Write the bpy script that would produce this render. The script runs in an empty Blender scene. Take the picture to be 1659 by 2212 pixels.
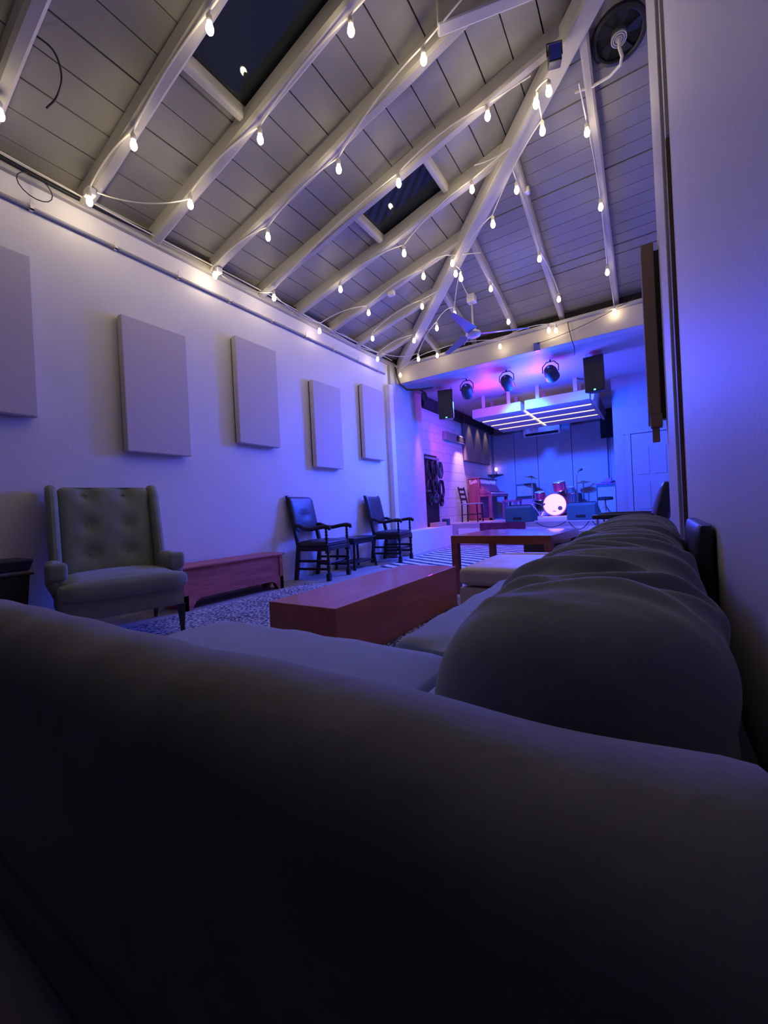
import bpy, math, random
from mathutils import Vector, Matrix
from math import sin, cos, pi, radians as R
random.seed(7)
S = bpy.context.scene
COL = S.collection

# ------------------------------------------------------------------ camera, world, exposure, lights
cam = bpy.data.cameras.new('camera'); cam.sensor_fit = 'AUTO'; cam.sensor_width = 36.0
cam.lens = 36.0 * 888.23 / 2212.0; cam.clip_start = 0.01; cam.clip_end = 100
co = bpy.data.objects.new('camera', cam); COL.objects.link(co); S.camera = co
def cam_matrix(loc, yaw, pitch, roll):
    f = Vector((-sin(yaw)*cos(pitch), cos(yaw)*cos(pitch), sin(pitch)))
    r0 = Vector((cos(yaw), sin(yaw), 0)); u0 = r0.cross(f)
    r = cos(roll)*r0 + sin(roll)*u0; u = -sin(roll)*r0 + cos(roll)*u0
    m = Matrix((r, u, -f)).transposed().to_4x4(); m.translation = Vector(loc); return m
co.matrix_world = cam_matrix((0, 0, 0.83), 0.573294, -0.0023854, -0.0505970)

w = bpy.data.worlds.new('night'); S.world = w; w.use_nodes = True
w.node_tree.nodes['Background'].inputs[0].default_value = (0.02, 0.03, 0.06, 1)
w.node_tree.nodes['Background'].inputs[1].default_value = 0.15
S.view_settings.view_transform = 'Standard'; S.view_settings.look = 'None'
S.view_settings.gamma = 1.0; S.view_settings.exposure = 0.5
S.cycles.use_denoising = True
S.cycles.max_bounces = 8; S.cycles.diffuse_bounces = 5
S.cycles.sample_clamp_indirect = 6.0; S.cycles.sample_clamp_direct = 0.0

BULB_L = 50.0                       # radiance of the festoon bulbs
BLUE = (0.010, 0.074, 1.0); MAG = (0.75, 0.02, 1.0); PINK = (1.0, 0.22, 0.62)

def spot(name, loc, target, watts, color, angle, blend=0.5, r=0.05):
    l = bpy.data.lights.new(name, 'SPOT'); l.energy = watts; l.color = color
    l.spot_size = R(angle); l.spot_blend = blend; l.shadow_soft_size = r
    o = bpy.data.objects.new(name, l); COL.objects.link(o); o.location = loc
    o.rotation_euler = (Vector(target) - Vector(loc)).to_track_quat('-Z', 'Y').to_euler(); return o
def point(name, loc, watts, color, r=0.08):
    l = bpy.data.lights.new(name, 'POINT'); l.energy = watts; l.color = color; l.shadow_soft_size = r
    o = bpy.data.objects.new(name, l); COL.objects.link(o); o.location = loc; return o

# stage lamps under the cross beam and by the wall, plus added fills without fixtures
spot('blue_par_light', (-2.02, 7.46, 2.98), (-2.1, 12.3, 0.9), 2800, BLUE, 58, 0.8)
spot('blue_par_light', (-1.29, 7.46, 2.92), (-0.2, 9.3, 1.5), 650, BLUE, 95, 0.9)
spot('blue_wall_fill', (-3.05, 7.50, 2.85), (-3.95, 6.5, 0.9), 300, BLUE, 105, 1.0)  # added fill, no fixture here; brightens the far left wall
spot('blue_room_fill', (-1.75, 7.40, 2.85), (-3.4, 5.4, 1.0), 640, BLUE, 84, 1.0, 0.4)  # added fill for blue stage bounce reaching the left wall
spot('blue_room_fill', (-1.75, 7.40, 2.85), (-1.2, 3.9, 0.4), 330, BLUE, 76, 1.0, 0.4)  # second added fill, turns the seats and tables blue
point('blue_bounce_fill', (-1.75, 7.75, 2.45), 250, BLUE, 0.25)  # added fill without a fixture, spreads blue over ceiling and room
spot('magenta_par_light', (-2.76, 7.46, 3.0), (-3.95, 9.0, 1.2), 110, MAG, 80, 0.9)
spot('magenta_clip_light', (-3.66, 7.42, 3.0), (-3.93, 7.5, 1.2), 130, PINK, 24, 0.9)
spot('kick_light', (-1.35, 7.5, 2.96), (-2.03, 11.3, 0.72), 1100, PINK, 13, 0.8)
point('magenta_ceiling_fill', (-1.55, 7.7, 2.88), 13, MAG, 0.04)  # added fill, puts a pink glow on the stage ceiling
point('magenta_ceiling_fill', (-2.6, 8.0, 2.88), 17, MAG, 0.05)  # added fill, same ceiling glow farther left
spot('white_stage_light', (-3.72, 9.75, 2.9), (-3.97, 9.8, 0.9), 190, (1.0, 0.55, 0.95), 56, 0.9)

# ------------------------------------------------------------------ materials
MATS = {}
def mat(name, col, rough=0.6, metal=0.0, noise=0.0, nscale=8.0, bump=0.0, bscale=40.0, sheen=0.0, spec=0.5, coat=0.0, emit=None, estr=0.0, stretch=None):
    if name in MATS: return MATS[name]
    m = bpy.data.materials.new(name); m.use_nodes = True; nt = m.node_tree; b = nt.nodes['Principled BSDF']
    b.inputs['Base Color'].default_value = (*col, 1); b.inputs['Roughness'].default_value = rough
    b.inputs['Metallic'].default_value = metal; b.inputs['Specular IOR Level'].default_value = spec
    b.inputs['Sheen Weight'].default_value = sheen; b.inputs['Coat Weight'].default_value = coat
    if emit: b.inputs['Emission Color'].default_value = (*emit, 1); b.inputs['Emission Strength'].default_value = estr
    if noise or bump:
        tc = nt.nodes.new('ShaderNodeTexCoord'); mp = nt.nodes.new('ShaderNodeMapping')
        nt.links.new(tc.outputs['Object'], mp.inputs[0])
        if stretch: mp.inputs['Scale'].default_value = stretch
    if noise:
        n = nt.nodes.new('ShaderNodeTexNoise'); n.inputs['Scale'].default_value = nscale; n.inputs['Detail'].default_value = 6
        nt.links.new(mp.outputs[0], n.inputs['Vector'])
        mx = nt.nodes.new('ShaderNodeMixRGB'); mx.inputs[1].default_value = (*[c*(1-noise) for c in col], 1); mx.inputs[2].default_value = (*[min(1, c*(1+noise)) for c in col], 1)
        nt.links.new(n.outputs['Fac'], mx.inputs[0]); nt.links.new(mx.outputs[0], b.inputs['Base Color'])
    if bump:
        n2 = nt.nodes.new('ShaderNodeTexNoise'); n2.inputs['Scale'].default_value = bscale; n2.inputs['Detail'].default_value = 4
        nt.links.new(mp.outputs[0], n2.inputs['Vector'])
        bp = nt.nodes.new('ShaderNodeBump'); bp.inputs['Strength'].default_value = bump; bp.inputs['Distance'].default_value = 0.01
        nt.links.new(n2.outputs['Fac'], bp.inputs['Height']); nt.links.new(bp.outputs[0], b.inputs['Normal'])
    MATS[name] = m; return m

def wood(name, a, b_, scale=3.0, axis='Y', rough=0.45, coat=0.0, knots=False):
    if name in MATS: return MATS[name]
    m = bpy.data.materials.new(name); m.use_nodes = True; nt = m.node_tree; b = nt.nodes['Principled BSDF']
    tc = nt.nodes.new('ShaderNodeTexCoord'); mp = nt.nodes.new('ShaderNodeMapping'); nt.links.new(tc.outputs['Object'], mp.inputs[0])
    sc = {'X': (0.12, 1, 1), 'Y': (1, 0.12, 1), 'Z': (1, 1, 0.12)}[axis]; mp.inputs['Scale'].default_value = sc
    n = nt.nodes.new('ShaderNodeTexNoise'); n.inputs['Scale'].default_value = scale*6; n.inputs['Detail'].default_value = 8; n.inputs['Distortion'].default_value = 1.2
    nt.links.new(mp.outputs[0], n.inputs['Vector'])
    r = nt.nodes.new('ShaderNodeValToRGB'); r.color_ramp.elements[0].color = (*a, 1); r.color_ramp.elements[1].color = (*b_, 1)
    r.color_ramp.elements[0].position = 0.3; r.color_ramp.elements[1].position = 0.7
    nt.links.new(n.outputs['Fac'], r.inputs[0])
    out = r.outputs[0]
    if knots:
        v = nt.nodes.new('ShaderNodeTexVoronoi'); v.inputs['Scale'].default_value = 4.2; nt.links.new(tc.outputs['Object'], v.inputs['Vector'])
        r2 = nt.nodes.new('ShaderNodeValToRGB'); r2.color_ramp.elements[0].position = 0.04; r2.color_ramp.elements[1].position = 0.16
        nt.links.new(v.outputs['Distance'], r2.inputs[0])
        mx = nt.nodes.new('ShaderNodeMixRGB'); mx.inputs[1].default_value = (*[c*0.35 for c in a], 1)
        nt.links.new(r2.outputs[0], mx.inputs[0]); nt.links.new(out, mx.inputs[2]); out = mx.outputs[0]
    nt.links.new(out, b.inputs['Base Color']); b.inputs['Roughness'].default_value = rough; b.inputs['Coat Weight'].default_value = coat
    bp = nt.nodes.new('ShaderNodeBump'); bp.inputs['Strength'].default_value = 0.15; bp.inputs['Distance'].default_value = 0.005
    nt.links.new(n.outputs['Fac'], bp.inputs['Height']); nt.links.new(bp.outputs[0], b.inputs['Normal'])
    MATS[name] = m; return m

def emitter(name, col, s):
    if name in MATS: return MATS[name]
    m = bpy.data.materials.new(name); m.use_nodes = True; nt = m.node_tree; nt.nodes.clear()
    o = nt.nodes.new('ShaderNodeOutputMaterial'); e = nt.nodes.new('ShaderNodeEmission')
    e.inputs[0].default_value = (*col, 1); e.inputs[1].default_value = s; nt.links.new(e.outputs[0], o.inputs[0]); MATS[name] = m; return m

def stripes_rug(name):
    m = bpy.data.materials.new(name); m.use_nodes = True; nt = m.node_tree; b = nt.nodes['Principled BSDF']
    tc = nt.nodes.new('ShaderNodeTexCoord'); mp = nt.nodes.new('ShaderNodeMapping'); nt.links.new(tc.outputs['Object'], mp.inputs[0])
    mp.inputs['Rotation'].default_value = (0, 0, R(28))
    wv = nt.nodes.new('ShaderNodeTexWave'); wv.bands_direction = 'Y'; wv.inputs['Scale'].default_value = 1.5; wv.inputs['Distortion'].default_value = 1.0; wv.inputs['Detail Scale'].default_value = 3
    nt.links.new(mp.outputs[0], wv.inputs['Vector'])
    n = nt.nodes.new('ShaderNodeTexNoise'); n.inputs['Scale'].default_value = 45; nt.links.new(tc.outputs['Object'], n.inputs['Vector'])
    ad = nt.nodes.new('ShaderNodeMath'); ad.operation = 'ADD'; nt.links.new(wv.outputs['Fac'], ad.inputs[0])
    mu = nt.nodes.new('ShaderNodeMath'); mu.operation = 'MULTIPLY'; mu.inputs[1].default_value = 0.6; nt.links.new(n.outputs['Fac'], mu.inputs[0]); nt.links.new(mu.outputs[0], ad.inputs[1])
    r = nt.nodes.new('ShaderNodeValToRGB'); r.color_ramp.elements[0].position = 0.62; r.color_ramp.elements[1].position = 0.78
    r.color_ramp.elements[0].color = (0.03, 0.05, 0.055, 1); r.color_ramp.elements[1].color = (0.66, 0.64, 0.62, 1)
    nt.links.new(ad.outputs[0], r.inputs[0]); nt.links.new(r.outputs[0], b.inputs['Base Color']); b.inputs['Roughness'].default_value = 0.95
    return m
def speckle_rug(name):
    m = bpy.data.materials.new(name); m.use_nodes = True; nt = m.node_tree; b = nt.nodes['Principled BSDF']
    tc = nt.nodes.new('ShaderNodeTexCoord'); mp = nt.nodes.new('ShaderNodeMapping'); nt.links.new(tc.outputs['Object'], mp.inputs[0])
    mp.inputs['Rotation'].default_value = (0, 0, R(40)); mp.inputs['Scale'].default_value = (1, 0.45, 1)
    v = nt.nodes.new('ShaderNodeTexVoronoi'); v.inputs['Scale'].default_value = 75; nt.links.new(mp.outputs[0], v.inputs['Vector'])
    n = nt.nodes.new('ShaderNodeTexNoise'); n.inputs['Scale'].default_value = 3; nt.links.new(tc.outputs['Object'], n.inputs['Vector'])
    ad = nt.nodes.new('ShaderNodeMath'); ad.operation = 'MULTIPLY_ADD'; ad.inputs[1].default_value = 0.5; nt.links.new(n.outputs['Fac'], ad.inputs[0]); nt.links.new(v.outputs['Distance'], ad.inputs[2])
    r = nt.nodes.new('ShaderNodeValToRGB'); r.color_ramp.elements[0].position = 0.58; r.color_ramp.elements[1].position = 0.85
    r.color_ramp.elements[0].color = (0.70, 0.69, 0.70, 1); r.color_ramp.elements[1].color = (0.06, 0.06, 0.07, 1)
    nt.links.new(ad.outputs[0], r.inputs[0]); nt.links.new(r.outputs[0], b.inputs['Base Color']); b.inputs['Roughness'].default_value = 0.95
    bp = nt.nodes.new('ShaderNodeBump'); bp.inputs['Strength'].default_value = 0.6; bp.inputs['Distance'].default_value = 0.01
    nt.links.new(v.outputs['Distance'], bp.inputs['Height']); nt.links.new(bp.outputs[0], b.inputs['Normal'])
    return m
def block_wall(name):
    m = bpy.data.materials.new(name); m.use_nodes = True; nt = m.node_tree; b = nt.nodes['Principled BSDF']
    tc = nt.nodes.new('ShaderNodeTexCoord'); sp = nt.nodes.new('ShaderNodeSeparateXYZ'); cb = nt.nodes.new('ShaderNodeCombineXYZ')
    nt.links.new(tc.outputs['Object'], sp.inputs[0]); nt.links.new(sp.outputs['Y'], cb.inputs['X']); nt.links.new(sp.outputs['Z'], cb.inputs['Y'])
    br = nt.nodes.new('ShaderNodeTexBrick'); br.inputs['Scale'].default_value = 1.0; br.inputs['Brick Width'].default_value = 0.42; br.inputs['Row Height'].default_value = 0.21
    br.inputs['Mortar Size'].default_value = 0.005; br.inputs['Color1'].default_value = (0.44, 0.43, 0.42, 1); br.inputs['Color2'].default_value = (0.49, 0.48, 0.47, 1); br.inputs['Mortar'].default_value = (0.28, 0.27, 0.26, 1)
    nt.links.new(cb.outputs[0], br.inputs['Vector']); nt.links.new(br.outputs['Color'], b.inputs['Base Color']); b.inputs['Roughness'].default_value = 0.7
    bp = nt.nodes.new('ShaderNodeBump'); bp.inputs['Strength'].default_value = 0.5; bp.inputs['Distance'].default_value = 0.01; bp.invert = True
    nt.links.new(br.outputs['Fac'], bp.inputs['Height']); nt.links.new(bp.outputs[0], b.inputs['Normal']); return m

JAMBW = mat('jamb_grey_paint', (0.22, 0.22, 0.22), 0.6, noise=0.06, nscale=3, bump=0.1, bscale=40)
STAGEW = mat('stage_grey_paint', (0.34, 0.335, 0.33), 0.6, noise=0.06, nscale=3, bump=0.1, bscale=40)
WALL = mat('white_wall_paint', (0.72, 0.70, 0.68), 0.6, noise=0.05, nscale=2.5, bump=0.12, bscale=60)
ROUGHWALL = mat('peeling_wall_paint', (0.42, 0.41, 0.40), 0.65, noise=0.12, nscale=5, bump=0.9, bscale=9)
BOARD = mat('painted_board', (0.27, 0.26, 0.245), 0.55, noise=0.14, nscale=3.0, bump=0.2, bscale=25, stretch=(1, 1, 1))
RAFT = mat('painted_rafter', (0.44, 0.42, 0.375), 0.55, noise=0.10, nscale=4, bump=0.25, bscale=14)
BEAMM = mat('cream_beam_paint', (0.48, 0.44, 0.385), 0.55, noise=0.06, nscale=3, bump=0.15, bscale=20)
GAP = mat('dark_gap', (0.015, 0.014, 0.013), 0.9)
FLOOR = mat('concrete_floor', (0.36, 0.35, 0.35), 0.55, noise=0.25, nscale=2.0, bump=0.15, bscale=25)
GLASS = mat('night_glass', (0.026, 0.034, 0.035), 0.04, spec=0.3)
PANEL = mat('grey_acoustic_fabric', (0.60, 0.55, 0.54), 0.95, noise=0.05, nscale=60, bump=0.15, bscale=250, sheen=0.15)
BROWNP = mat('brown_panel_edge', (0.24, 0.16, 0.11), 0.8, noise=0.1, nscale=8)
BLACK = mat('black_plastic', (0.012, 0.012, 0.013), 0.5)
BLACKCLOTH = mat('black_cloth', (0.01, 0.011, 0.012), 0.9)
MAROON = mat('armchair_olive_fabric', (0.25, 0.28, 0.205), 0.9, noise=0.2, nscale=12, bump=0.15, bscale=120, sheen=0.25)
VELVET = mat('charcoal_velvet', (0.22, 0.225, 0.235), 0.9, noise=0.35, nscale=7, bump=0.25, bscale=22, sheen=0.1)
SEATC = mat('grey_seat_fabric', (0.32, 0.37, 0.46), 0.9, noise=0.12, nscale=6, bump=0.25, bscale=10, sheen=0.1)
SLIP = mat('dark_slipcover', (0.19, 0.22, 0.235), 0.85, noise=0.25, nscale=9, bump=0.2, bscale=30, sheen=0.3)
LEATHER = mat('dark_leather', (0.030, 0.030, 0.034), 0.38, noise=0.15, nscale=10, bump=0.25, bscale=35)
TAN = mat('tan_leather', (0.70, 0.59, 0.47), 0.55, noise=0.1, nscale=8, bump=0.12, bscale=40)
GREYUP = mat('grey_upholstery', (0.24, 0.23, 0.23), 0.85, noise=0.08, nscale=8)
DKWOOD = wood('dark_oak', (0.008, 0.006, 0.005), (0.022, 0.015, 0.011), 3, 'Z', 0.4)
CEDAR = wood('red_cedar', (0.34, 0.075, 0.06), (0.56, 0.17, 0.13), 2.2, 'Y', 0.5, knots=True)
MAHOG = wood('reddish_plank', (0.46, 0.13, 0.08), (0.62, 0.20, 0.125), 1.4, 'Y', 0.42, coat=0.15)
TEAK = wood('orange_brown_wood', (0.24, 0.06, 0.025), (0.36, 0.10, 0.045), 2, 'X', 0.3, coat=0.5)
STRIPW = wood('raw_wood_strip', (0.11, 0.062, 0.038), (0.19, 0.11, 0.07), 3, 'Z', 0.6)
TRUNKW = wood('dark_trunk_wood', (0.016, 0.011, 0.008), (0.034, 0.024, 0.018), 2, 'Y', 0.45)
PIANOW = wood('purple_brown_piano', (0.16, 0.03, 0.06), (0.27, 0.06, 0.11), 2, 'Z', 0.4)
WHITEPL = mat('white_plastic', (0.72, 0.70, 0.66), 0.4)
WIREW = mat('white_wire', (0.66, 0.63, 0.56), 0.5)
WIREB = mat('black_wire', (0.012, 0.012, 0.014), 0.55)
METAL = mat('chrome', (0.6, 0.6, 0.6), 0.25, metal=1.0)
BULBM = emitter('lit_bulb_glass', (1.0, 0.83, 0.55), BULB_L); BULBF = emitter('dimmer_bulb_glass', (1.0, 0.80, 0.50), BULB_L*0.5)
STAGEF = mat('stage_floor_paint', (0.36, 0.34, 0.35), 0.55, noise=0.2, nscale=3)
GREYPAN = mat('stage_grey_panel', (0.30, 0.30, 0.30), 0.8, noise=0.08, nscale=4)
FELT = mat('brown_felt_panel', (0.16, 0.12, 0.11), 0.9, noise=0.1, nscale=10)
TEALBOX = mat('teal_grey_tolex', (0.03, 0.12, 0.125), 0.7, noise=0.1, nscale=30)
CLOUD = mat('white_cloud_fabric', (0.36, 0.35, 0.36), 0.9)
REDV = mat('red_cloth', (0.13, 0.015, 0.05), 0.8, noise=0.2, nscale=10)
DRUMRED = mat('red_drum_shell', (0.55, 0.02, 0.06), 0.25, coat=0.5)
HEAD = mat('white_drum_head', (0.85, 0.83, 0.80), 0.45)
BRASS = mat('bronze_cymbal', (0.55, 0.40, 0.18), 0.35, metal=1.0)
RUGPINK = mat('pale_rug', (0.65, 0.50, 0.52), 0.95, noise=0.2, nscale=20)
LEDW = emitter('warm_led', (1.0, 0.66, 0.36), 1.7)
GREENLED = emitter('green_led', (0.05, 1.0, 0.55), 6.0)
PINKBULB = emitter('pink_lamp_bulb', (1.0, 0.45, 0.6), 8.0)
IVORY = mat('ivory', (0.8, 0.78, 0.7), 0.3)
GREYMETAL = mat('grey_metal', (0.30, 0.31, 0.33), 0.45, metal=0.6)
BLUELIT = mat('blue_lit_plastic', (0.02, 0.035, 0.35), 0.3)  # blue light on plain plastic, put into its colour
CONDUIT = mat('painted_conduit', (0.30, 0.29, 0.33), 0.5)
PAR = mat('par_can_metal', (0.03, 0.05, 0.06), 0.5, metal=0.3)

# ------------------------------------------------------------------ mesh helpers
class MB:
    def __init__(s): s.v = []; s.f = []
    def add(s, vs, fs, M=None):
        n = len(s.v); s.v += [tuple(M @ Vector(p)) if M else tuple(p) for p in vs]; s.f += [tuple(i+n for i in f) for f in fs]; return s
    def box(s, a, b, M=None):
        x0, y0, z0 = a; x1, y1, z1 = b
        return s.add([(x0,y0,z0),(x1,y0,z0),(x1,y1,z0),(x0,y1,z0),(x0,y0,z1),(x1,y0,z1),(x1,y1,z1),(x0,y1,z1)],
                     [(3,2,1,0),(4,5,6,7),(0,1,5,4),(1,2,6,5),(2,3,7,6),(3,0,4,7)], M)
    def prism(s, pts, h0, h1, M=None):          # polygon in xy, extruded in z
        n = len(pts); vs = [(x, y, h0) for x, y in pts] + [(x, y, h1) for x, y in pts]
        return s.add(vs, [tuple(range(n))[::-1], tuple(range(n, 2*n))] + [(i, (i+1) % n, n+(i+1) % n, n+i) for i in range(n)], M)
    def hexa(s, bot, top):                       # 4 bottom + 4 top corners
        return s.add(list(bot)+list(top), [(3,2,1,0),(4,5,6,7),(0,1,5,4),(1,2,6,5),(2,3,7,6),(3,0,4,7)])
    def tube(s, pts, r, n=8, closed=False, ends=True):
        P = [Vector(p) for p in pts]; k = len(P); rs = r if isinstance(r, (list, tuple)) else [r]*k
        up = Vector((0, 0, 1)); rings = []; prev = None
        for i, p in enumerate(P):
            if closed: t = P[(i+1) % k] - P[i-1]
            else: t = P[min(i+1, k-1)] - P[max(i-1, 0)]
            if t.length < 1e-9: t = Vector((0, 0, 1))
            t.normalize()
            if prev is None:
                a = t.orthogonal().normalized() if abs(t.z) > .99 else t.cross(up).normalized()
            else:
                a = prev - t*prev.dot(t); a = a.normalized() if a.length > 1e-6 else t.orthogonal().normalized()
            prev = a; b = t.cross(a)
            rings.append([p + rs[i]*(cos(2*pi*j/n)*a + sin(2*pi*j/n)*b) for j in range(n)])
        vs = [q for ring in rings for q in ring]; fs = []
        for i in range(k if closed else k-1):
            i2 = (i+1) % k
            for j in range(n): fs.append((i*n+j, i*n+(j+1) % n, i2*n+(j+1) % n, i2*n+j))
        if ends and not closed: fs += [tuple(range(n))[::-1], tuple(range((k-1)*n, k*n))]
        return s.add(vs, fs)
    def lathe(s, prof, n=24, M=None, cap=True):  # prof: (radius, z)
        vs = [(r*cos(2*pi*j/n), r*sin(2*pi*j/n), z) for r, z in prof for j in range(n)]; fs = []
        for i in range(len(prof)-1):
            for j in range(n): fs.append((i*n+j, i*n+(j+1) % n, (i+1)*n+(j+1) % n, (i+1)*n+j))
        if cap: fs += [tuple(range(n))[::-1], tuple(range((len(prof)-1)*n, len(prof)*n))]
        return s.add(vs, fs, M)
    def grid(s, fn, nu, nv, wrapv=False):
        vs = [fn(i/nu, j/nv) for i in range(nu+1) for j in range(nv if wrapv else nv+1)]; w_ = nv if wrapv else nv+1; fs = []
        for i in range(nu):
            for j in range(nv): fs.append((i*w_+j, i*w_+(j+1) % w_, (i+1)*w_+(j+1) % w_, (i+1)*w_+j))
        return s.add(vs, fs)
    def cushion(s, c, h, r=0.05, puff=0.03, n=10, M=None, dents=(), wob=0.0, seed=0):
        # rounded box of half-sizes h centred at c; the top and bottom bulge; dents: (x, y, depth, radius) on the top
        rnd = random.Random(seed); ph = [rnd.random()*6 for _ in range(4)]
        vs = []; idx = {}; fs = []; hx, hy, hz = h
        def vert(p):
            key = tuple(round(q, 4) for q in p)
            if key in idx: return idx[key]
            q = Vector((p[0]*hx, p[1]*hy, p[2]*hz))
            inn = Vector((max(-hx+r, min(hx-r, q.x)), max(-hy+r, min(hy-r, q.y)), max(-hz+r, min(hz-r, q.z))))
            d = q-inn
            if d.length > 1e-9: q = inn + d.normalized()*min(r, d.length) if d.length > r else q
            e = puff*(1-p[0]**2)*(1-p[1]**2)*p[2]
            e += wob*(sin(q.x*23+ph[0])*sin(q.y*17+ph[1]) + .6*sin((q.x+q.y)*31+ph[2]))*(1 if p[2] > .9 else 0)
            if p[2] > 0.99:
                for dx, dy, dd, dr in dents: e -= dd*math.exp(-((q.x-dx)**2+(q.y-dy)**2)/dr**2)
            q.z += e; idx[key] = len(vs); vs.append(q + Vector(c)); return idx[key]
        g = [-1+2*i/n for i in range(n+1)]
        for ax in range(3):
            for sg in (-1, 1):
                for i in range(n):
                    for j in range(n):
                        quad = []
                        for a_, b_ in ((g[i], g[j]), (g[i+1], g[j]), (g[i+1], g[j+1]), (g[i], g[j+1])):
                            p = [0, 0, 0]; p[ax] = sg; p[(ax+1) % 3] = a_; p[(ax+2) % 3] = b_; quad.append(vert(p))
                        fs.append(tuple(quad) if sg > 0 else tuple(quad[::-1]))
        return s.add(vs, fs, M)

def obj(name, mb, m, parent=None, bevel=0.0, smooth=None, sub=0):
    me = bpy.data.meshes.new(name); me.from_pydata([tuple(v) for v in mb.v], [], mb.f); me.update()
    me.materials.append(m)
    o = bpy.data.objects.new(name, me); COL.objects.link(o)
    if parent: o.parent = parent
    if smooth:
        me.polygons.foreach_set('use_smooth', [True]*len(me.polygons)); me.set_sharp_from_angle(angle=R(smooth))
    if bevel:
        b = o.modifiers.new('bevel', 'BEVEL'); b.width = bevel; b.segments = 2; b.limit_method = 'ANGLE'
    if sub:
        d = o.modifiers.new('subdivision', 'SUBSURF'); d.levels = sub; d.render_levels = sub
    return o
def tag(o, label, cat, group=None):
    o['label'] = label; o['category'] = cat
    if group: o['group'] = group
    return o
def thing(name, label, cat, loc=(0, 0, 0), rz=0.0, group=None):
    o = bpy.data.objects.new(name, None); o.empty_display_size = 0.1; COL.objects.link(o); o.location = loc; o.rotation_euler = (0, 0, R(rz)); return tag(o, label, cat, group)
def struct(name, mb, m, parent=None, **k):
    o = obj(name, mb, m, parent, **k)
    if not parent: o['kind'] = 'structure'
    return o
def copy_tree(o, parent=None):
    c = o.copy(); COL.objects.link(c); c.parent = parent
    for ch in list(o.children): copy_tree(ch, c)
    return c
def T(x, y, z): return Matrix.Translation((x, y, z))
def RX(a): return Matrix.Rotation(R(a), 4, 'X')
def RY(a): return Matrix.Rotation(R(a), 4, 'Y')
def RZ(a): return Matrix.Rotation(R(a), 4, 'Z')
def curve(pts, m=6):                         # Catmull-Rom through points
    P = [Vector(p) for p in pts]; P = [2*P[0]-P[1]]+P+[2*P[-1]-P[-2]]; out = []
    for i in range(1, len(P)-2):
        for k in range(m):
            t = k/m; out.append(.5*(2*P[i]+(P[i+1]-P[i-1])*t+(2*P[i-1]-5*P[i]+4*P[i+1]-P[i+2])*t*t+(3*P[i]-P[i-1]-3*P[i+1]+P[i+2])*t**3))
    return out+[P[-2]]
def catenary(a, b, sag, n=10):
    a = Vector(a); b = Vector(b); return [a.lerp(b, i/n) - Vector((0, 0, sag*4*(i/n)*(1-i/n))) for i in range(n+1)]

# ------------------------------------------------------------------ room shell
XL, XR = -3.96, 0.15
SL, SH, Z0, YB = 0.24, 0.255, 3.66, 6.90
def zl(x): return Z0 + SL*(x-XL)
def zh(y): return Z0 + SH*(YB-y)
YAP = YB - SL*(XR+0.25-XL)/SH            # where the hip meets the right wall
def yhip(x): return YB - SL*(x-XL)/SH
def xhip(y): return XL + SH*(YB-y)/SL
XE = XR+0.25
struct('floor', MB().box((-4.6, -1.8, -0.12), (1.2, 12.9, 0.0)), FLOOR)
struct('wall_left', MB().box((XL-0.15, -0.4, 0), (XL, 6.5, 3.70)), WALL)
DARKW = mat('bounce_cut_wall', (.03, .028, .027), .9)  # for out-of-view walls, kept dark to cut bounce onto the sofa back
struct('wall_left_rear', MB().box((XL-0.15, -1.8, 0), (XL, -0.4, 3.70)), DARKW)
struct('wall_back', MB().box((XL-0.15, -1.8, 0), (XR+0.3, -1.65, 5.2)), DARKW)
struct('wall_right', MB().box((XR, 0.15, 0), (XR+0.2, 2.46, 5.2)), mat('right_wall_paint', (0.52, 0.50, 0.50), 0.6, noise=0.06, nscale=2.5, bump=0.1, bscale=50))
struct('wall_right_rear', MB().box((XR, -1.65, 0), (XR+0.2, 0.15, 5.2)), DARKW)
# recess beyond the casing on the right
struct('wall_right_recess', MB().box((0.42, 2.46, 0), (0.6, 9.3, 5.2)), WALL)
struct('trim_1', MB().box((0.127, 2.62, 0), (0.42, 3.66, 5.0)), RAFT, bevel=0.006)
struct('trim_2', MB().box((0.134, 2.40, 0.0), (0.150, 2.47, 2.52)), STRIPW, bevel=0.002)
struct('trim_3', MB().box((0.136, 2.40, 2.53), (0.152, 2.47, 4.9)), RAFT, bevel=0.002)
# old rough wall between the long wall and the stage, thicker pilaster edge
struct('wall_left_rough', MB().box((XL-0.15, 6.5, 0), (XL+0.05, 7.70, 3.62)), ROUGHWALL)
struct('trim_4', MB().box((XL, 6.36, 0.0), (XL+0.10, 6.5, 3.12)), WALL, bevel=0.01)
struct('wall_stage_left', MB().box((XL-0.17, 7.70, 0), (XL-0.02, 12.4, 3.3)), block_wall('painted_block'))
struct('wall_stage_back', MB().box((-4.3, 12.35, 0), (0.6, 12.5, 3.3)), mat('stage_back_paint', (0.22, 0.22, 0.23), 0.8))
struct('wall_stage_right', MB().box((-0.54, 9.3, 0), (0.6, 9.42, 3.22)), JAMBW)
struct('ceiling_stage', MB().box((-4.3, 6.9, 3.205), (0.6, 12.5, 3.32)), STAGEW)

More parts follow.
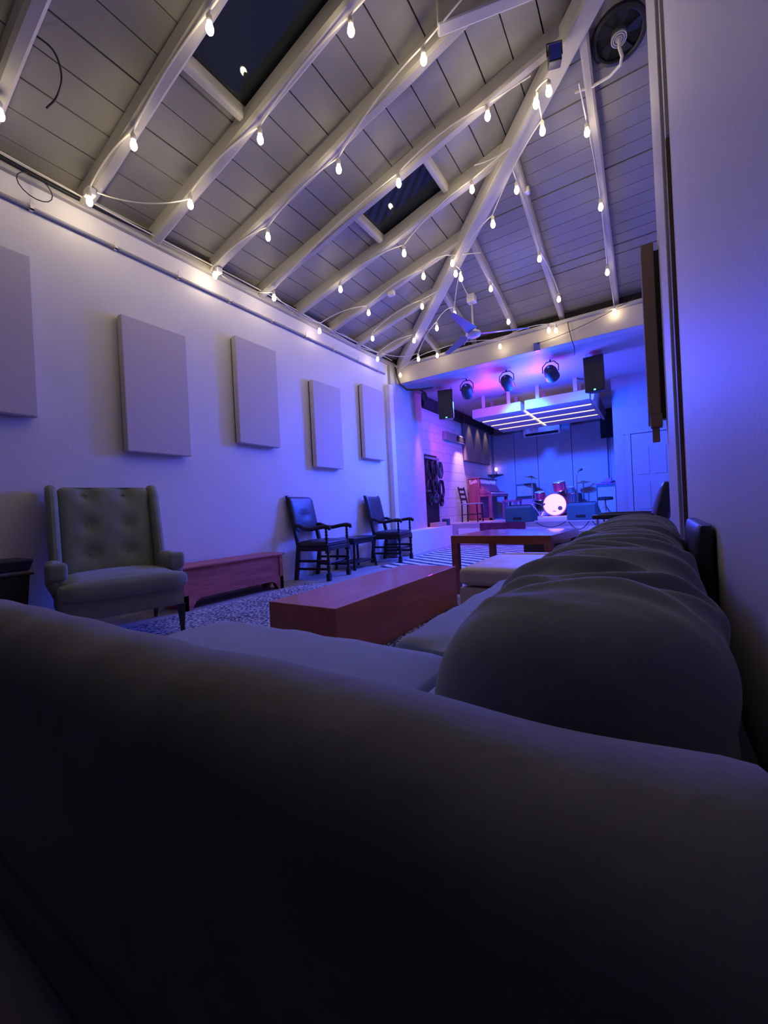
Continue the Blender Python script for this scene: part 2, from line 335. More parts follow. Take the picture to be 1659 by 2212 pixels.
# board ceilings: real boards with dark gaps above them
RY_Y = [0.98, 1.64, 2.23, 2.86, 3.52, 4.14, 4.83, 5.50, 6.14]      # rafters of the long slope
SKY = [(-2.55, -1.35, 1.70, 2.17), (-2.50, -1.66, 3.58, 4.09)]      # x0,x1,y0,y1 of the two skylights
mb = MB(); bw = 0.235; x = XL-0.1; k = 0
while x < XE:
    x1 = min(x+bw-0.010, XE); cuts = [-1.8]+RY_Y+[7.0]
    for i in range(len(cuts)-1):
        ya, yb = cuts[i], cuts[i+1]; ymax = yhip(x); yb2 = min(yb, ymax)
        if yb2 <= ya: continue
        spans = [(x, x1)]
        for s in SKY:
            if s[2]-0.1 < (ya+yb)/2 < s[3]+0.1: spans = [q for p in spans for q in ((p[0], min(p[1], s[0])), (max(p[0], s[1]), p[1])) if q[1]-q[0] > .004]
        dz = random.uniform(-0.004, 0.004)
        for p, q in spans:
            ea = min(yb, max(ya, yhip(p))); eb = min(yb, max(ya, yhip(q)))
            mb.hexa([(p, ya, zl(p)+dz), (q, ya, zl(q)+dz), (q, eb, zl(q)+dz), (p, ea, zl(p)+dz)],
                    [(p, ya, zl(p)+.022), (q, ya, zl(q)+.022), (q, eb, zl(q)+.022), (p, ea, zl(p)+.022)])
    x += bw
struct('ceiling', mb, BOARD)
mb = MB(); bw = 0.145; y = YB+0.1
while y > YAP:
    y1 = max(y-bw+random.choice((0.006, 0.009, 0.016)), YAP); dz = random.uniform(-0.004, 0.004)
    xa, xb = xhip(y), xhip(y1)
    mb.hexa([(max(xa, XL), y, zh(y)+dz), (XE, y, zh(y)+dz), (XE, y1, zh(y1)+dz), (xb, y1, zh(y1)+dz)],
            [(max(xa, XL), y, zh(y)+.022), (XE, y, zh(y)+.022), (XE, y1, zh(y1)+.022), (xb, y1, zh(y1)+.022)])
    y -= bw
struct('ceiling_hip', mb, BOARD)
mb = MB()
for (xa, ya, xb, yb) in [(XL-.2, -1.8, XE, None)]:
    mb.add([(XL-.2, -1.8, zl(XL-.2)+.05), (XE, -1.8, zl(XE)+.05), (XE, YAP, zl(XE)+.05), (XL-.2, YB+.2, zl(XL-.2)+.05)], [(0, 1, 2, 3)])
    mb.add([(XL-.2, YB+.2, zl(XL-.2)+.05), (XE, YAP, zl(XE)+.05), (XE, YB+.2, zl(XL-.2)+.05)], [(0, 1, 2)])
struct('ceiling_deck', mb, GAP)
# skylights: dark night glass with painted curbs
for i, (x0, x1, y0, y1) in enumerate(SKY):
    g = MB().hexa([(x0, y0-.12, zl(x0)+.028), (x1, y0-.12, zl(x1)+.028), (x1, y1+.12, zl(x1)+.028), (x0, y1+.12, zl(x0)+.028)],
                  [(x0, y0-.12, zl(x0)+.036), (x1, y0-.12, zl(x1)+.036), (x1, y1+.12, zl(x1)+.036), (x0, y1+.12, zl(x0)+.036)])
    wo = struct('window_%d' % (i+1), g, GLASS)
    c = MB()
    for xa in (x0-0.02, x1-0.03):
        c.hexa([(xa, y0-.06, zl(xa)-.075), (xa+.06, y0-.06, zl(xa+.06)-.075), (xa+.06, y1+.06, zl(xa+.06)-.075), (xa, y1+.06, zl(xa)-.075)],
               [(xa, y0-.06, zl(xa)+.03), (xa+.06, y0-.06, zl(xa+.06)+.03), (xa+.06, y1+.06, zl(xa+.06)+.03), (xa, y1+.06, zl(xa)+.03)])
    struct('window_curb', c, RAFT, wo, bevel=0.02)

# rafters, each its own beam
def rafter_long(y):
    d = 0.135; hw = 0.047; x0 = XL-0.02; x1 = min(XE, xhip(y)-0.03)
    n = 10; mb = MB(); rnd = random.Random(int(y*100)); prof = [(-hw, 0), (-hw, -d+.02), (-hw+.02, -d), (hw-.02, -d), (hw, -d+.02), (hw, 0)]
    rings = []
    for i in range(n+1):
        x = x0+(x1-x0)*i/n; wy = rnd.uniform(-.006, .006); wz = rnd.uniform(-.006, .006)
        rings += [(x, y+a+wy, zl(x)+b+wz) for a, b in prof]
    m = len(prof); fs = [(i*m+j, i*m+j+1, (i+1)*m+j+1, (i+1)*m+j) for i in range(n) for j in range(m-1)] + [tuple(range(m)), tuple(range(n*m, n*m+m))[::-1]]
    return mb.add(rings, fs)
def rafter_hip(x):
    d = 0.11; hw = 0.035; y0 = YB+0.02; y1 = max(YAP, yhip(x)+0.03)
    n = 10; mb = MB(); rnd = random.Random(int(-x*100)+5); prof = [(-hw, 0), (-hw, -d+.015), (-hw+.015, -d), (hw-.015, -d), (hw, -d+.015), (hw, 0)]; rings = []
    for i in range(n+1):
        y = y0+(y1-y0)*i/n; wx = rnd.uniform(-.006, .006); wz = rnd.uniform(-.005, .005)
        rings += [(x+a+wx, y, zh(y)+b+wz) for a, b in prof]
    m = len(prof); fs = [(i*m+j, (i+1)*m+j, (i+1)*m+j+1, i*m+j+1) for i in range(n) for j in range(m-1)] + [tuple(range(m))[::-1], tuple(range(n*m, n*m+m))]
    return mb.add(rings, fs)
for y in [-1.0, -0.35, 0.32]+RY_Y: struct('ceiling_rafter', rafter_long(y), RAFT, smooth=40)
for x in (-3.05, -2.38, -1.70, -1.00, -0.28): struct('ceiling_rafter', rafter_hip(x), RAFT, smooth=40)
# heavy hip beam running up the corner of the roof
a = Vector((XL+.03, YB-.03, Z0-.04)); b = Vector((XE, YAP, zl(XE)-.04)); dr = (b-a).normalized(); sd = dr.cross(Vector((0, 0, 1))).normalized()*0.075
struct('ceiling_hip_beam', MB().hexa([a-sd-Vector((0, 0, .19)), b-sd-Vector((0, 0, .19)), b+sd-Vector((0, 0, .19)), a+sd-Vector((0, 0, .19))],
       [a-sd, b-sd, b+sd, a+sd]), RAFT, bevel=0.02)
a = Vector((-1.10, 2.70, 4.16)); b = Vector((0.12, 3.22, 4.36)); sd = (b-a).normalized().cross(Vector((0, 0, 1)))*0.05
struct('ceiling_brace', MB().hexa([a-sd-Vector((0, 0, .02)), b-sd-Vector((0, 0, .02)), b+sd-Vector((0, 0, .02)), a+sd-Vector((0, 0, .02))],
       [a-sd+Vector((0, 0, .2)), b-sd+Vector((0, 0, .2)), b+sd+Vector((0, 0, .2)), a+sd+Vector((0, 0, .2))]), RAFT, bevel=0.015)
# cross beam in front of the stage with a thin cap on top, wall plate on the left
struct('ceiling_cross_beam', MB().box((XL, 6.72, 3.2), (0.42, 6.9, 3.5)), BEAMM, bevel=0.006)
struct('trim_5', MB().box((XL, 6.66, 3.50), (0.42, 6.96, 3.54)), RAFT, bevel=0.006)
struct('trim_6', MB().box((XL-0.02, -1.65, 3.52), (XL+0.045, 6.7, 3.60)), RAFT, bevel=0.008)
struct('trim_7', MB().box((XL-0.05, 6.80, 3.54), (0.42, 7.0, 3.70)), GAP)

# raised plinth along the left, stage deck
struct('trim_8', MB().prism([(-4.0, 6.5), (-3.58, 6.42), (-3.70, 8.50), (-4.0, 8.5)], 0, 0.44), WALL, bevel=0.008)
struct('floor_stage', MB().box((-4.2, 8.5, 0.0), (0.6, 12.4, 0.46)), STAGEF, bevel=0.004)
struct('trim_9', MB().box((-3.55, 8.47, 0.02), (0.4, 8.498, 0.36)), WALL)

# door beside the stage
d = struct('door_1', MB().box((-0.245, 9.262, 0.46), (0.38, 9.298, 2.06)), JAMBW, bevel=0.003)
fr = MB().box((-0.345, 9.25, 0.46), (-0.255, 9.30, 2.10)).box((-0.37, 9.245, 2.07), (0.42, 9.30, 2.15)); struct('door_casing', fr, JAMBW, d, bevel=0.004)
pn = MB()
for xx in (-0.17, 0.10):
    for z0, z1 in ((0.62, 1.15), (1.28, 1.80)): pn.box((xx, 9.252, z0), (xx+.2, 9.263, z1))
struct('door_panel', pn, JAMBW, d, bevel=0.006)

# ------------------------------------------------------------------ rugs
tag(obj('woven_rug', MB().prism([(-3.52, .55), (-1.80, .55), (-1.80, 1.12), (-.74, 1.12), (-.74, 3.62), (-3.52, 3.62)], 0.0, 0.006), speckle_rug('speckled_wool')), 'pale speckled wool rug under the long low wooden coffee table', 'rug')
tag(obj('striped_rug', MB().prism([(-3.42, 5.05), (-0.2, 5.05), (-0.2, 8.2), (-3.50, 8.2)], 0.0, 0.006), stripes_rug('striped_weave')), 'black and white diagonally striped rug on floor in front of stage', 'rug')

# ------------------------------------------------------------------ acoustic panels
def panel(label, y, z, nm='acoustic_panel'):
    t = thing(nm, label, 'acoustic panel', (XL+.021, y, z), group='grey acoustic panels on the left wall')
    obj('panel_core', MB().box((-0.02, 0.012, 0.012), (0.0, .598, 1.208)), BLACK, t)
    obj('fabric_face', MB().box((0.0, 0, 0), (0.075, .61, 1.22)), PANEL, t, bevel=0.008)
for lab, y, z in (('grey fabric acoustic panel cut off by left edge of photo', 0.615, 1.675), ('grey acoustic panel hanging above the green wing armchair and low chest', 1.85, 1.48),
                  ('grey acoustic panel higher up, between the chest and first leather chair', 3.06, 1.69), ('grey acoustic panel above the nearer leather armchair', 4.325, 1.495),
                  ('grey acoustic panel farthest along the left wall, above second leather chair', 5.52, 1.715)): panel(lab, y, z)
t = thing('acoustic_panel', 'acoustic panel seen edge on, mounted on the right wall', 'acoustic panel', (0.02, 3.55, 1.43))
obj('fabric_face', MB().box((0, 0, 0), (0.078, 0.61, 1.22)), BROWNP, t, bevel=0.006)
obj('panel_backing', MB().box((0.078, 0.02, -0.04), (0.107, 0.11, 1.16)), BLACK, t)
obj('mounting_bracket', MB().box((0.012, 0.0, -0.095), (0.085, 0.10, 0.0)).box((0.02, 0.02, -0.20), (0.065, 0.07, -0.095)), BROWNP, t, bevel=0.004)

# ------------------------------------------------------------------ conduit and cables on the left wall
t = thing('wall_conduit', 'painted conduit pipe with clips running along top of left wall', 'pipe', (XL, 0, 3.32))
obj('pipe', MB().tube([(0.02, y, 0.0) for y in (-1.5, 1, 3, 5, 6.36)], 0.016, 10), CONDUIT, t, smooth=40)
for y in (0.66, 1.27, 1.87, 2.46, 3.07, 3.70, 4.31, 4.92, 5.54, 6.15):
    obj('pipe_clip', MB().box((0.0, y-.012, -.02), (0.045, y+.012, -.012)).box((0.036, y-.012, -.02), (0.045, y+.012, .055)).box((0, y-.008, -.02), (.004, y+.008, .05)), WHITEPL, t)
pts = [(XL+.055, y, 3.60+.012*sin(y*3.1)-.02*(sin(y*1.3))) for y in [(-1.5+.25*i) for i in range(34)]] + [(-3.88, 6.66, 3.50), (-3.84, 6.62, 3.34), (-3.78, 6.62, 3.16), (-3.66, 6.66, 3.04), (-3.45, 6.75, 3.02), (-3.3, 7.0, 3.08)]
tag(obj('black_cable', MB().tube(pts, 0.018, 8), WIREB, smooth=50), 'thick black cable along wall top, dropping beside the cross beam', 'cable')
pts = [(XL+.10, y, 3.575+.012*sin(y*2.3)) for y in [(-1.0+.3*i) for i in range(26)]]
tag(obj('white_cable', MB().tube(pts, 0.007, 6), WIREW, smooth=50), 'thin white wire running along the top of left wall', 'cable')
tag(obj('looped_wire', MB().tube([(-3.86, 1.28+.10*sin(a*pi/8)*(1+.2*a/16), 3.54-.09*(1-cos(a*pi/8))) for a in range(17)], 0.004, 6), WIREB), 'loose black wire loop hanging from cable at top of left wall', 'cable')
tag(obj('hanging_wire', MB().tube(curve([(-3.05, 1.02, 3.86), (-3.0, 1.12, 3.80), (-3.03, 1.17, 3.70), (-3.12, 1.17, 3.62), (-3.2, 1.14, 3.57)]), 0.006, 6), WIREB, smooth=60), 'short black wire dangling from the ceiling boards at far left', 'cable')
tag(obj('beam_wire', MB().tube(catenary((-1.35, 6.66, 3.28), (-0.05, 6.64, 3.56), 0.05), 0.004, 6), WIREB), 'thin dark wire looping across the right half of the cross beam', 'cable')
tag(obj('speaker_wire', MB().tube([(-0.92, 6.70, 3.60), (-0.90, 6.69, 3.42), (-0.86, 6.69, 3.2), (-0.84, 6.72, 3.12), (-0.86, 6.9, 3.08), (-.9, 7.1, 3.12)], 0.006, 6), WIREB, smooth=60), 'dark wire hanging over the beam left of right loudspeaker', 'cable')

# ------------------------------------------------------------------ festoon lights
STR = [
 ('at far left edge of the photo', [(-3.40, .96, 3.51)]),
 ('added unseen on the rafter above the sofa', [(-1.75, .92, 3.92), (-.80, .92, 4.14)]),  # out-of-view bulbs added to light the furniture fronts
 ('added unseen on the rafter over the sofa back', [(-2.1, .26, 3.82), (-1.1, .26, 4.07)]),  # another out-of-view row added for the same fronts
 ('on the rafter left of the big skylight', [(-3.68, 1.57, 3.45), (-3.05, 1.61, 3.60), (-2.12, 1.61, 3.82)]),
 ('on the rafter right of the big skylight', [(-3.21, 2.15, 3.56), (-2.40, 2.23, 3.75), (-1.50, 2.22, 3.97)]),
 ('on the second rafter right of big skylight', [(-3.77, 2.77, 3.43), (-3.05, 2.87, 3.60), (-2.14, 2.87, 3.82), (-1.22, 2.71, 4.04)]),
 ('on the rafter left of the small skylight', [(-3.66, 3.49, 3.45), (-1.84, 3.39, 3.89), (-1.00, 3.45, 4.09)]),
 ('on the rafter right of the small skylight', [(-3.08, 4.04, 3.59), (-2.25, 4.19, 3.79), (-1.36, 4.03, 4.01)]),
 ('on the second rafter right of small skylight', [(-3.80, 4.45, 3.42), (-3.14, 4.73, 3.58), (-2.28, 4.73, 3.78), (-1.93, 4.84, 3.87)]),
 ('on the third rafter right of small skylight', [(-3.47, 5.30, 3.50), (-2.59, 5.28, 3.71)]),
 ('on the last short rafter before the hip corner', [(-3.77, 5.88, 3.42), (-3.11, 5.98, 3.59)]),
 ('on the diagonal hip beam', [(-3.13, 6.14, 3.34), (-2.52, 5.59, 3.49), (-2.17, 5.43, 3.53), (-1.85, 4.90, 3.68), (-1.87, 4.78, 3.69), (-1.27, 4.38, 3.82), (-0.63, 3.75, 3.99), (-0.62, 3.47, 3.99), (-0.52, 3.45, 4.01)]),
 ('on the rightmost rafter of the end slope', [(-.30, 6.63, 3.45), (-.32, 5.88, 3.66), (-.30, 4.95, 3.91), (-.33, 4.16, 4.12)]),
 ('on the second rafter from right of the end slope', [(-.92, 6.08, 3.60), (-1.0, 5.32, 3.81), (-1.01, 4.38, 4.06)]),
 ('on the end slope rafter beside the ceiling fan', [(-1.65, 6.23, 3.56), (-1.67, 5.51, 3.75)]),
 ('along the cross beam over the stage', [(-3.73, 6.56, 3.31), (-2.95, 6.50, 3.46), (-1.89, 6.57, 3.36), (-1.15, 6.55, 3.40), (-1.05, 6.55, 3.37)]),
]
bulb_prof = [(0.003, -.048), (0.012, -.045), (0.019, -.036), (0.0235, -.022), (0.023, -.008), (0.019, 0.006), (0.0135, 0.018), (0.012, 0.028)]
sock_prof = [(0.016, 0.024), (0.018, 0.03), (0.018, 0.062), (0.012, 0.072), (0.006, 0.082)]
proto = None
NTH = {1: ['only bulb'], 2: ['lower', 'upper'], 3: ['lowest', 'middle', 'highest'], 4: ['lowest', 'second lowest', 'second highest', 'highest']}
for where, ps in STR:
    n = len(ps)
    for i, p in enumerate(ps):
        if where.startswith('along'): pos = ['leftmost', 'second from left', 'middle', 'second from right', 'rightmost'][i]
        elif n == 9: pos = ['lowest', 'second lowest', 'third lowest', 'fourth lowest', 'middle', 'fourth highest', 'third highest', 'second highest', 'highest'][i]
        else: pos = NTH[n][i]
        lab = 'glowing clear festoon bulb %s%s' % (where, '' if n == 1 else ', %s one' % pos)
        if proto is None:
            proto = thing('festoon_bulb', lab, 'light bulb', p, 0, 'festoon bulbs under the rafters'); o = proto
            obj('bulb_glass', MB().lathe(bulb_prof, 16), BULBM, o, smooth=60)
            obj('lamp_socket', MB().lathe(sock_prof, 12), WIREW, o, smooth=40)
            far_glass = o.children[0].data.copy(); far_glass.materials[0] = BULBF
        else:
            o = copy_tree(proto); o.location = p; o['label'] = lab
            if p[1] > 4.3:
                for ch in o.children:
                    if ch.name.startswith('bulb_glass'): ch.data = far_glass
    # the wire that carries this row of bulbs
    if n >= 2:
        path = []
        for i in range(n-1):
            a = Vector(ps[i])+Vector((0, 0, .088)); b = Vector(ps[i+1])+Vector((0, 0, .088)); d = (b-a).length
            seg = [a + (b-a)*k/8 + Vector((0, 0, (.055 if d > .35 else .01)*4*(k/8)*(1-k/8))) for k in range(9)]
            path += seg if not path else seg[1:]
        if not where.startswith('along') and n != 9:
            e = path[-1]+(path[-1]-path[-3]).normalized()*.35; path.append(Vector((min(e.x, .1), e.y, e.z+.03)))
        tag(obj('festoon_wire', MB().tube(path, 0.006, 6), WIREW, smooth=60), 'white festoon light wire ' + where, 'cable', 'festoon wires')
for i, (p, lab) in enumerate((((-3.74, 1.60, 3.55), 'white junction box at the foot of the first rafter, left wall'), ((-3.83, 2.85, 3.52), 'white junction box at foot of third lit rafter'),
                              ((-2.82, 4.83, 3.77), 'white outlet box on rafter, middle of long slope'), ((-0.98, 4.62, 4.17), 'white outlet box high on end slope near a rafter'))):
    tag(obj('junction_box', MB().box((p[0]-.045, p[1]-.03, p[2]-.03), (p[0]+.045, p[1]+.03, p[2]+.03)), WHITEPL, bevel=0.006), lab, 'junction box')
for (a, b, m, lab) in (((-3.66, 1.62, 3.53), (-3.25, 2.16, 3.62), WIREW, 'white wire slung between the first and second lit rafters'),
                    ((-3.83, 2.9, 3.50), (-3.70, 3.5, 3.52), WIREW, 'white wire slung along wall between third and fourth lit rafters'),
                    ((-3.7, 3.55, 3.50), (-3.76, 4.44, 3.51), WIREW, 'white wire slung under rafters beneath the small skylight'),
                    ((-3.76, 4.5, 3.50), (-3.74, 5.85, 3.51), WIREW, 'white wire slung at rafter feet above far acoustic panel'),
                    ((-3.70, 5.9, 3.50), (-3.3, 6.5, 3.58), WIREW, 'white wire crossing the far left roof corner'),
                    ((-1.3, 3.95, 4.16), (-.75, 4.0, 4.27), WIREW, 'white wire slack beside the hip beam, high up'),
                    ((-1.98, 5.1, 3.95), (-2.06, 5.80, 3.86), WIREW, 'white wire looping from hip beam to fan mount'),
                    ((-3.85, 6.6, 3.52), (-3.72, 6.62, 3.42), WIREW, 'short white wire feeding the corner beam bulb')):
    tag(obj('slack_wire', MB().tube(catenary(a, b, .06), 0.005, 6), m, smooth=60), lab, 'cable')
tag(obj('hip_beam_cable', MB().tube([(XL+.25+i*.36, YB-.30-i*.32, Z0-.15+i*.0866+.01*sin(i*2)) for i in range(11)], 0.006, 6), WIREB, smooth=60), 'thin black cable running up the diagonal hip beam', 'cable')

# ------------------------------------------------------------------ ceiling fan, exhaust fan, blue-lit floodlight
t = thing('ceiling_fan', 'ceiling fan with three wide blades on the end slope', 'ceiling fan', (-2.07, 5.87, 3.36))
obj('ceiling_mount', MB().box((-.06, -.06, .46), (.06, .06, .58)), WHITEPL, t, bevel=.012)
obj('down_rod', MB().tube([(0, 0, .02), (0, 0, .48)], .014, 10), RAFT, t)
obj('motor_housing', MB().lathe([(.012, .16), (.03, .12), (.045, .06), (.10, .03), (.115, 0), (.10, -.025), (.05, -.04), (.01, -.042)], 24), WHITEPL, t, smooth=50)
for a in (-90, 24, 144):
    M_ = RZ(a)@RX(14)
    obj('fan_blade', MB().hexa(*[[tuple(M_@Vector(q)) for q in qq] for qq in ([(.09, -.05, .0), (.76, -.035, .0), (.80, .035, .0), (.14, .11, .0)], [(.09, -.05, .008), (.76, -.035, .008), (.80, .035, .008), (.14, .11, .008)])]), mat('grey_blade', (.22, .22, .23), .5), t, bevel=.003)
tag(obj('fan_pull_chain', MB().tube([(-2.10, 5.80, 3.32), (-2.16, 5.76, 3.22), (-2.18, 5.75, 3.19)], .003, 5), WIREW), 'short pull cord hanging under the ceiling fan', 'cord')

hipn = math.degrees(math.atan(SH))
t = thing('exhaust_fan', 'round black exhaust fan set into the top of end slope', 'exhaust fan', (-.05, 3.79, zh(3.79)-.0)); t.rotation_euler = (R(-hipn), 0, 0)
obj('fan_ring', MB().lathe([(.19, 0), (.19, -.035), (.165, -.04), (.155, -.03), (.155, 0)], 40), BLACK, t, smooth=40)
obj('fan_recess', MB().lathe([(.156, -.006), (.02, -.004)], 40), BLACKCLOTH, t)
for a in range(0, 360, 72): obj('fan_blade', MB().hexa([(.04, -.01, -.012), (.15, -.05, -.022), (.15, .04, -.008), (.04, .02, -.01)], [(.04, -.01, -.009), (.15, -.05, -.019), (.15, .04, -.005), (.04, .02, -.007)]).add([], []), BLACK, t).rotation_euler = (0, 0, R(a))
hub = obj('motor_hub', MB().lathe([(.055, -.01), (.055, -.05), (.045, -.06), (.01, -.062)], 24), GREYMETAL, t, smooth=40)
g = MB()
for rr in (.02, .038, .052): g.tube([(rr*cos(a*pi/10), rr*sin(a*pi/10), -.064) for a in range(20)], .003, 5, closed=True)
obj('hub_grille', g, WHITEPL, hub)
obj('fan_flex', MB().tube([(0, 0, -.06), (.0, .02, -.12), (.015, .06, -.16), (0.0, .12, -.15), (-.08, .18, -.12), (-.2, .2, -.10), (-.34, .18, -.09)], .012, 8), WIREW, t, smooth=60)
t = thing('floodlight', 'small floodlight with blue-lit face clamped high on hip beam', 'floodlight', (-.46, 3.40, 4.19), 20)
obj('lamp_body', MB().box((-.045, -.03, -.065), (.045, .04, .065)), BLACK, t, bevel=.006)
obj('lens', MB().box((-.038, -.036, -.055), (.038, -.029, .055)), BLUELIT, t, bevel=.002)  # plain face, coloured as if blue light fell on it
obj('yoke', MB().tube([(-.052, 0, 0), (-.052, 0, .10), (.052, 0, .10), (.052, 0, 0)], .006, 6), BLACK, t)

# ------------------------------------------------------------------ seating and furniture on the left
def turned(z0, z1, r):                       # baluster profile between two heights
    h = z1-z0; return [(r*a, z0+h*b) for a, b in ((.6, 0), (.9, .03), (.9, .08), (.55, .12), (.85, .2), (.6, .28), (.95, .4), (.95, .44), (.6, .5), (.9, .58), (.6, .66), (.85, .76), (.55, .86), (1, .92), (1, 1))]
def leather_chair(label, loc, rz):
    t = thing('leather_armchair', label, 'armchair', loc, rz, 'antique leather armchairs against the left wall')
    w_ = .27; d_ = .47
    obj('seat', MB().cushion((.22, 0, .455), (.235, w_-.005, .035), .025, .022, 10), LEATHER, t, smooth=50)
    obj('seat_rail', MB().box((0.0, -w_, .37), (d_, w_, .425)), DKWOOD, t, bevel=.006)
    for s in (-1, 1):
        y = s*(w_-.02)
        obj('front_leg', MB().lathe(turned(.0, .40, .026), 14, T(d_-.025, y, 0)).box((d_-.05, y-.024, .0), (d_, y+.024, .09)).box((d_-.05, y-.024, .34), (d_, y+.024, .43)), DKWOOD, t, smooth=40)
        obj('rear_leg', MB().hexa([(-.07, y-.022, 0), (-.02, y-.022, 0), (-.02, y+.022, 0), (-.07, y+.022, 0)], [(-.01, y-.022, .44), (.04, y-.022, .44), (.04, y+.022, .44), (-.01, y+.022, .44)])
            .hexa([(-.01, y-.022, .44), (.04, y-.022, .44), (.04, y+.022, .44), (-.01, y+.022, .44)], [(-.145, y-.022, 1.09), (-.11, y-.022, 1.09), (-.11, y+.022, 1.09), (-.145, y+.022, 1.09)]), DKWOOD, t, bevel=.004)
        arm = obj('arm', MB().tube([(-.03, y, .70), (.03, y, .695), (.12, y*1.03, .655), (.22, y*1.06, .645), (.34, y*1.08, .665), (.44, y*1.08, .675), (.49, y*1.08, .66), (.50, y*1.08, .63)], [.02, .024, .026, .026, .026, .028, .028, .018], 10), DKWOOD, t, smooth=50)
        obj('arm_post', MB().lathe(turned(.43, .665, .022), 14, T(d_-.03, y*1.04, 0)), DKWOOD, t, smooth=40)
        obj('side_stretcher', MB().box((-.04, y-.014, .13), (d_-.03, y+.014, .16)).box((-.03, y-.014, .23), (d_-.03, y+.014, .26)), DKWOOD, t, bevel=.004)
    obj('front_stretcher', MB().tube([(d_-.06, -w_+.02+i*.05, .21) for i in range(11)], [.011 if i % 2 else .018 for i in range(11)], 10), DKWOOD, t, smooth=50)
    M_ = T(.0, 0, .60)@RY(-11.5)
    b = MB().cushion((0, 0, 0), (.235, w_-.005, .022), .016, .014, 12, M=M_@T(-.012, 0, .25)@RY(90), dents=((.02, 0, .012, .05), (.02, .07, .008, .04), (.03, -.06, .008, .04)))
    obj('backrest', b, LEATHER, t, smooth=50)
    return t
leather_chair('dark leather antique armchair nearer camera, next to cedar chest', (-3.84, 4.06, 0), 9)
leather_chair('dark leather antique armchair farther away, near the stage plinth', (-3.80, 5.73, 0.007), 9)

t = thing('side_table', 'small dark wooden side table between the two leather armchairs', 'table', (-3.74, 4.96, 0))
obj('tabletop', MB().box((-.19, -.30, .44), (.19, .30, .465)), DKWOOD, t, bevel=.006)
obj('apron', MB().box((-.16, -.26, .37), (.16, .26, .44)), DKWOOD, t)
for sx in (-1, 1):
    for sy in (-1, 1): obj('leg', MB().tube([(sx*.15, sy*.24, .40), (sx*.155, sy*.25, .2), (sx*.17, sy*.275, 0)], [.02, .018, .022], 8), DKWOOD, t, smooth=40)
obj('shelf', MB().box((-.15, -.25, .09), (.15, .25, .115)), DKWOOD, t, bevel=.004)
tag(obj('waste_bin', MB().hexa([(-3.90, 6.12, 0.007), (-3.72, 6.12, 0.007), (-3.72, 6.30, 0.007), (-3.90, 6.30, 0.007)], [(-3.92, 6.10, .36), (-3.70, 6.10, .36), (-3.70, 6.32, .36), (-3.92, 6.32, .36)]), mat('grey_bin_plastic', (.2, .2, .21), .6), bevel=.01), 'grey square bin on the floor behind the farther leather armchair', 'bin')

t = thing('cedar_chest', 'long low reddish cedar chest between wing chair and leather armchair', 'chest', (-3.925, 2.14, 0))
L = 1.21; D = .33
obj('chest_body', MB().box((0.012, .03, .10), (D-.012, L-.03, .385)), CEDAR, t, bevel=.004)
obj('lid', MB().box((0, -.015, .385), (D+.02, L+.03, .41)), CEDAR, t, bevel=.008)
for y in (0, L-.045): obj('end_board', MB().prism([(0.0, .0), (.10, .0), (D/2, .09), (D-.10, .0), (D, .0), (D, .385), (0, .385)], y, y+.045, Matrix(((1, 0, 0, 0), (0, 0, 1, 0), (0, 1, 0, 0), (0, 0, 0, 1)))), CEDAR, t)
prof = [(.0, .0), (.07, .0), (.12, .075), (.17, .10), (L-.17, .10), (L-.12, .075), (L-.07, .0), (L, 0), (L, .14), (0, .14)]
obj('scalloped_apron', MB().prism(prof, D-.02, D, Matrix(((0, 0, 1, 0), (1, 0, 0, 0), (0, 1, 0, 0), (0, 0, 0, 1)))), CEDAR, t)

t = thing('wing_armchair', 'dark olive wing armchair with button-tufted back against left wall', 'armchair', (-3.755, 1.60, 0.007), -15)
W = .375
dents = [(x, y, .030, .055) for x in (-.30, -.05, .17) for y in (-.13, .13)]
obj('seat_base', MB().cushion((.38, 0, .285), (.37, W-.01, .085), .03, .0, 10), MAROON, t, smooth=50)
obj('seat_cushion', MB().cushion((.44, 0, .40), (.355, W-.045, .065), .055, .035, 14, wob=.003), MAROON, t, smooth=60)
obj('seat_cushion_front', MB().cushion((.74, 0, .40), (.07, W+.005, .06), .05, .01, 8), MAROON, t, smooth=60)
M_ = T(.10, 0, .44)@RY(-10)
obj('backrest', MB().cushion((0, 0, 0), (.37, W-.06, .075), .055, .02, 28, M=M_@T(0, 0, .33)@RY(90), dents=dents), MAROON, t, smooth=60)
for x, y, *_ in dents: obj('button', MB().lathe([(.012, 0), (.011, .006), (.004, .008)], 10, M_@T(0, 0, .33)@RY(90)@T(x, y, .062)), MAROON, t)
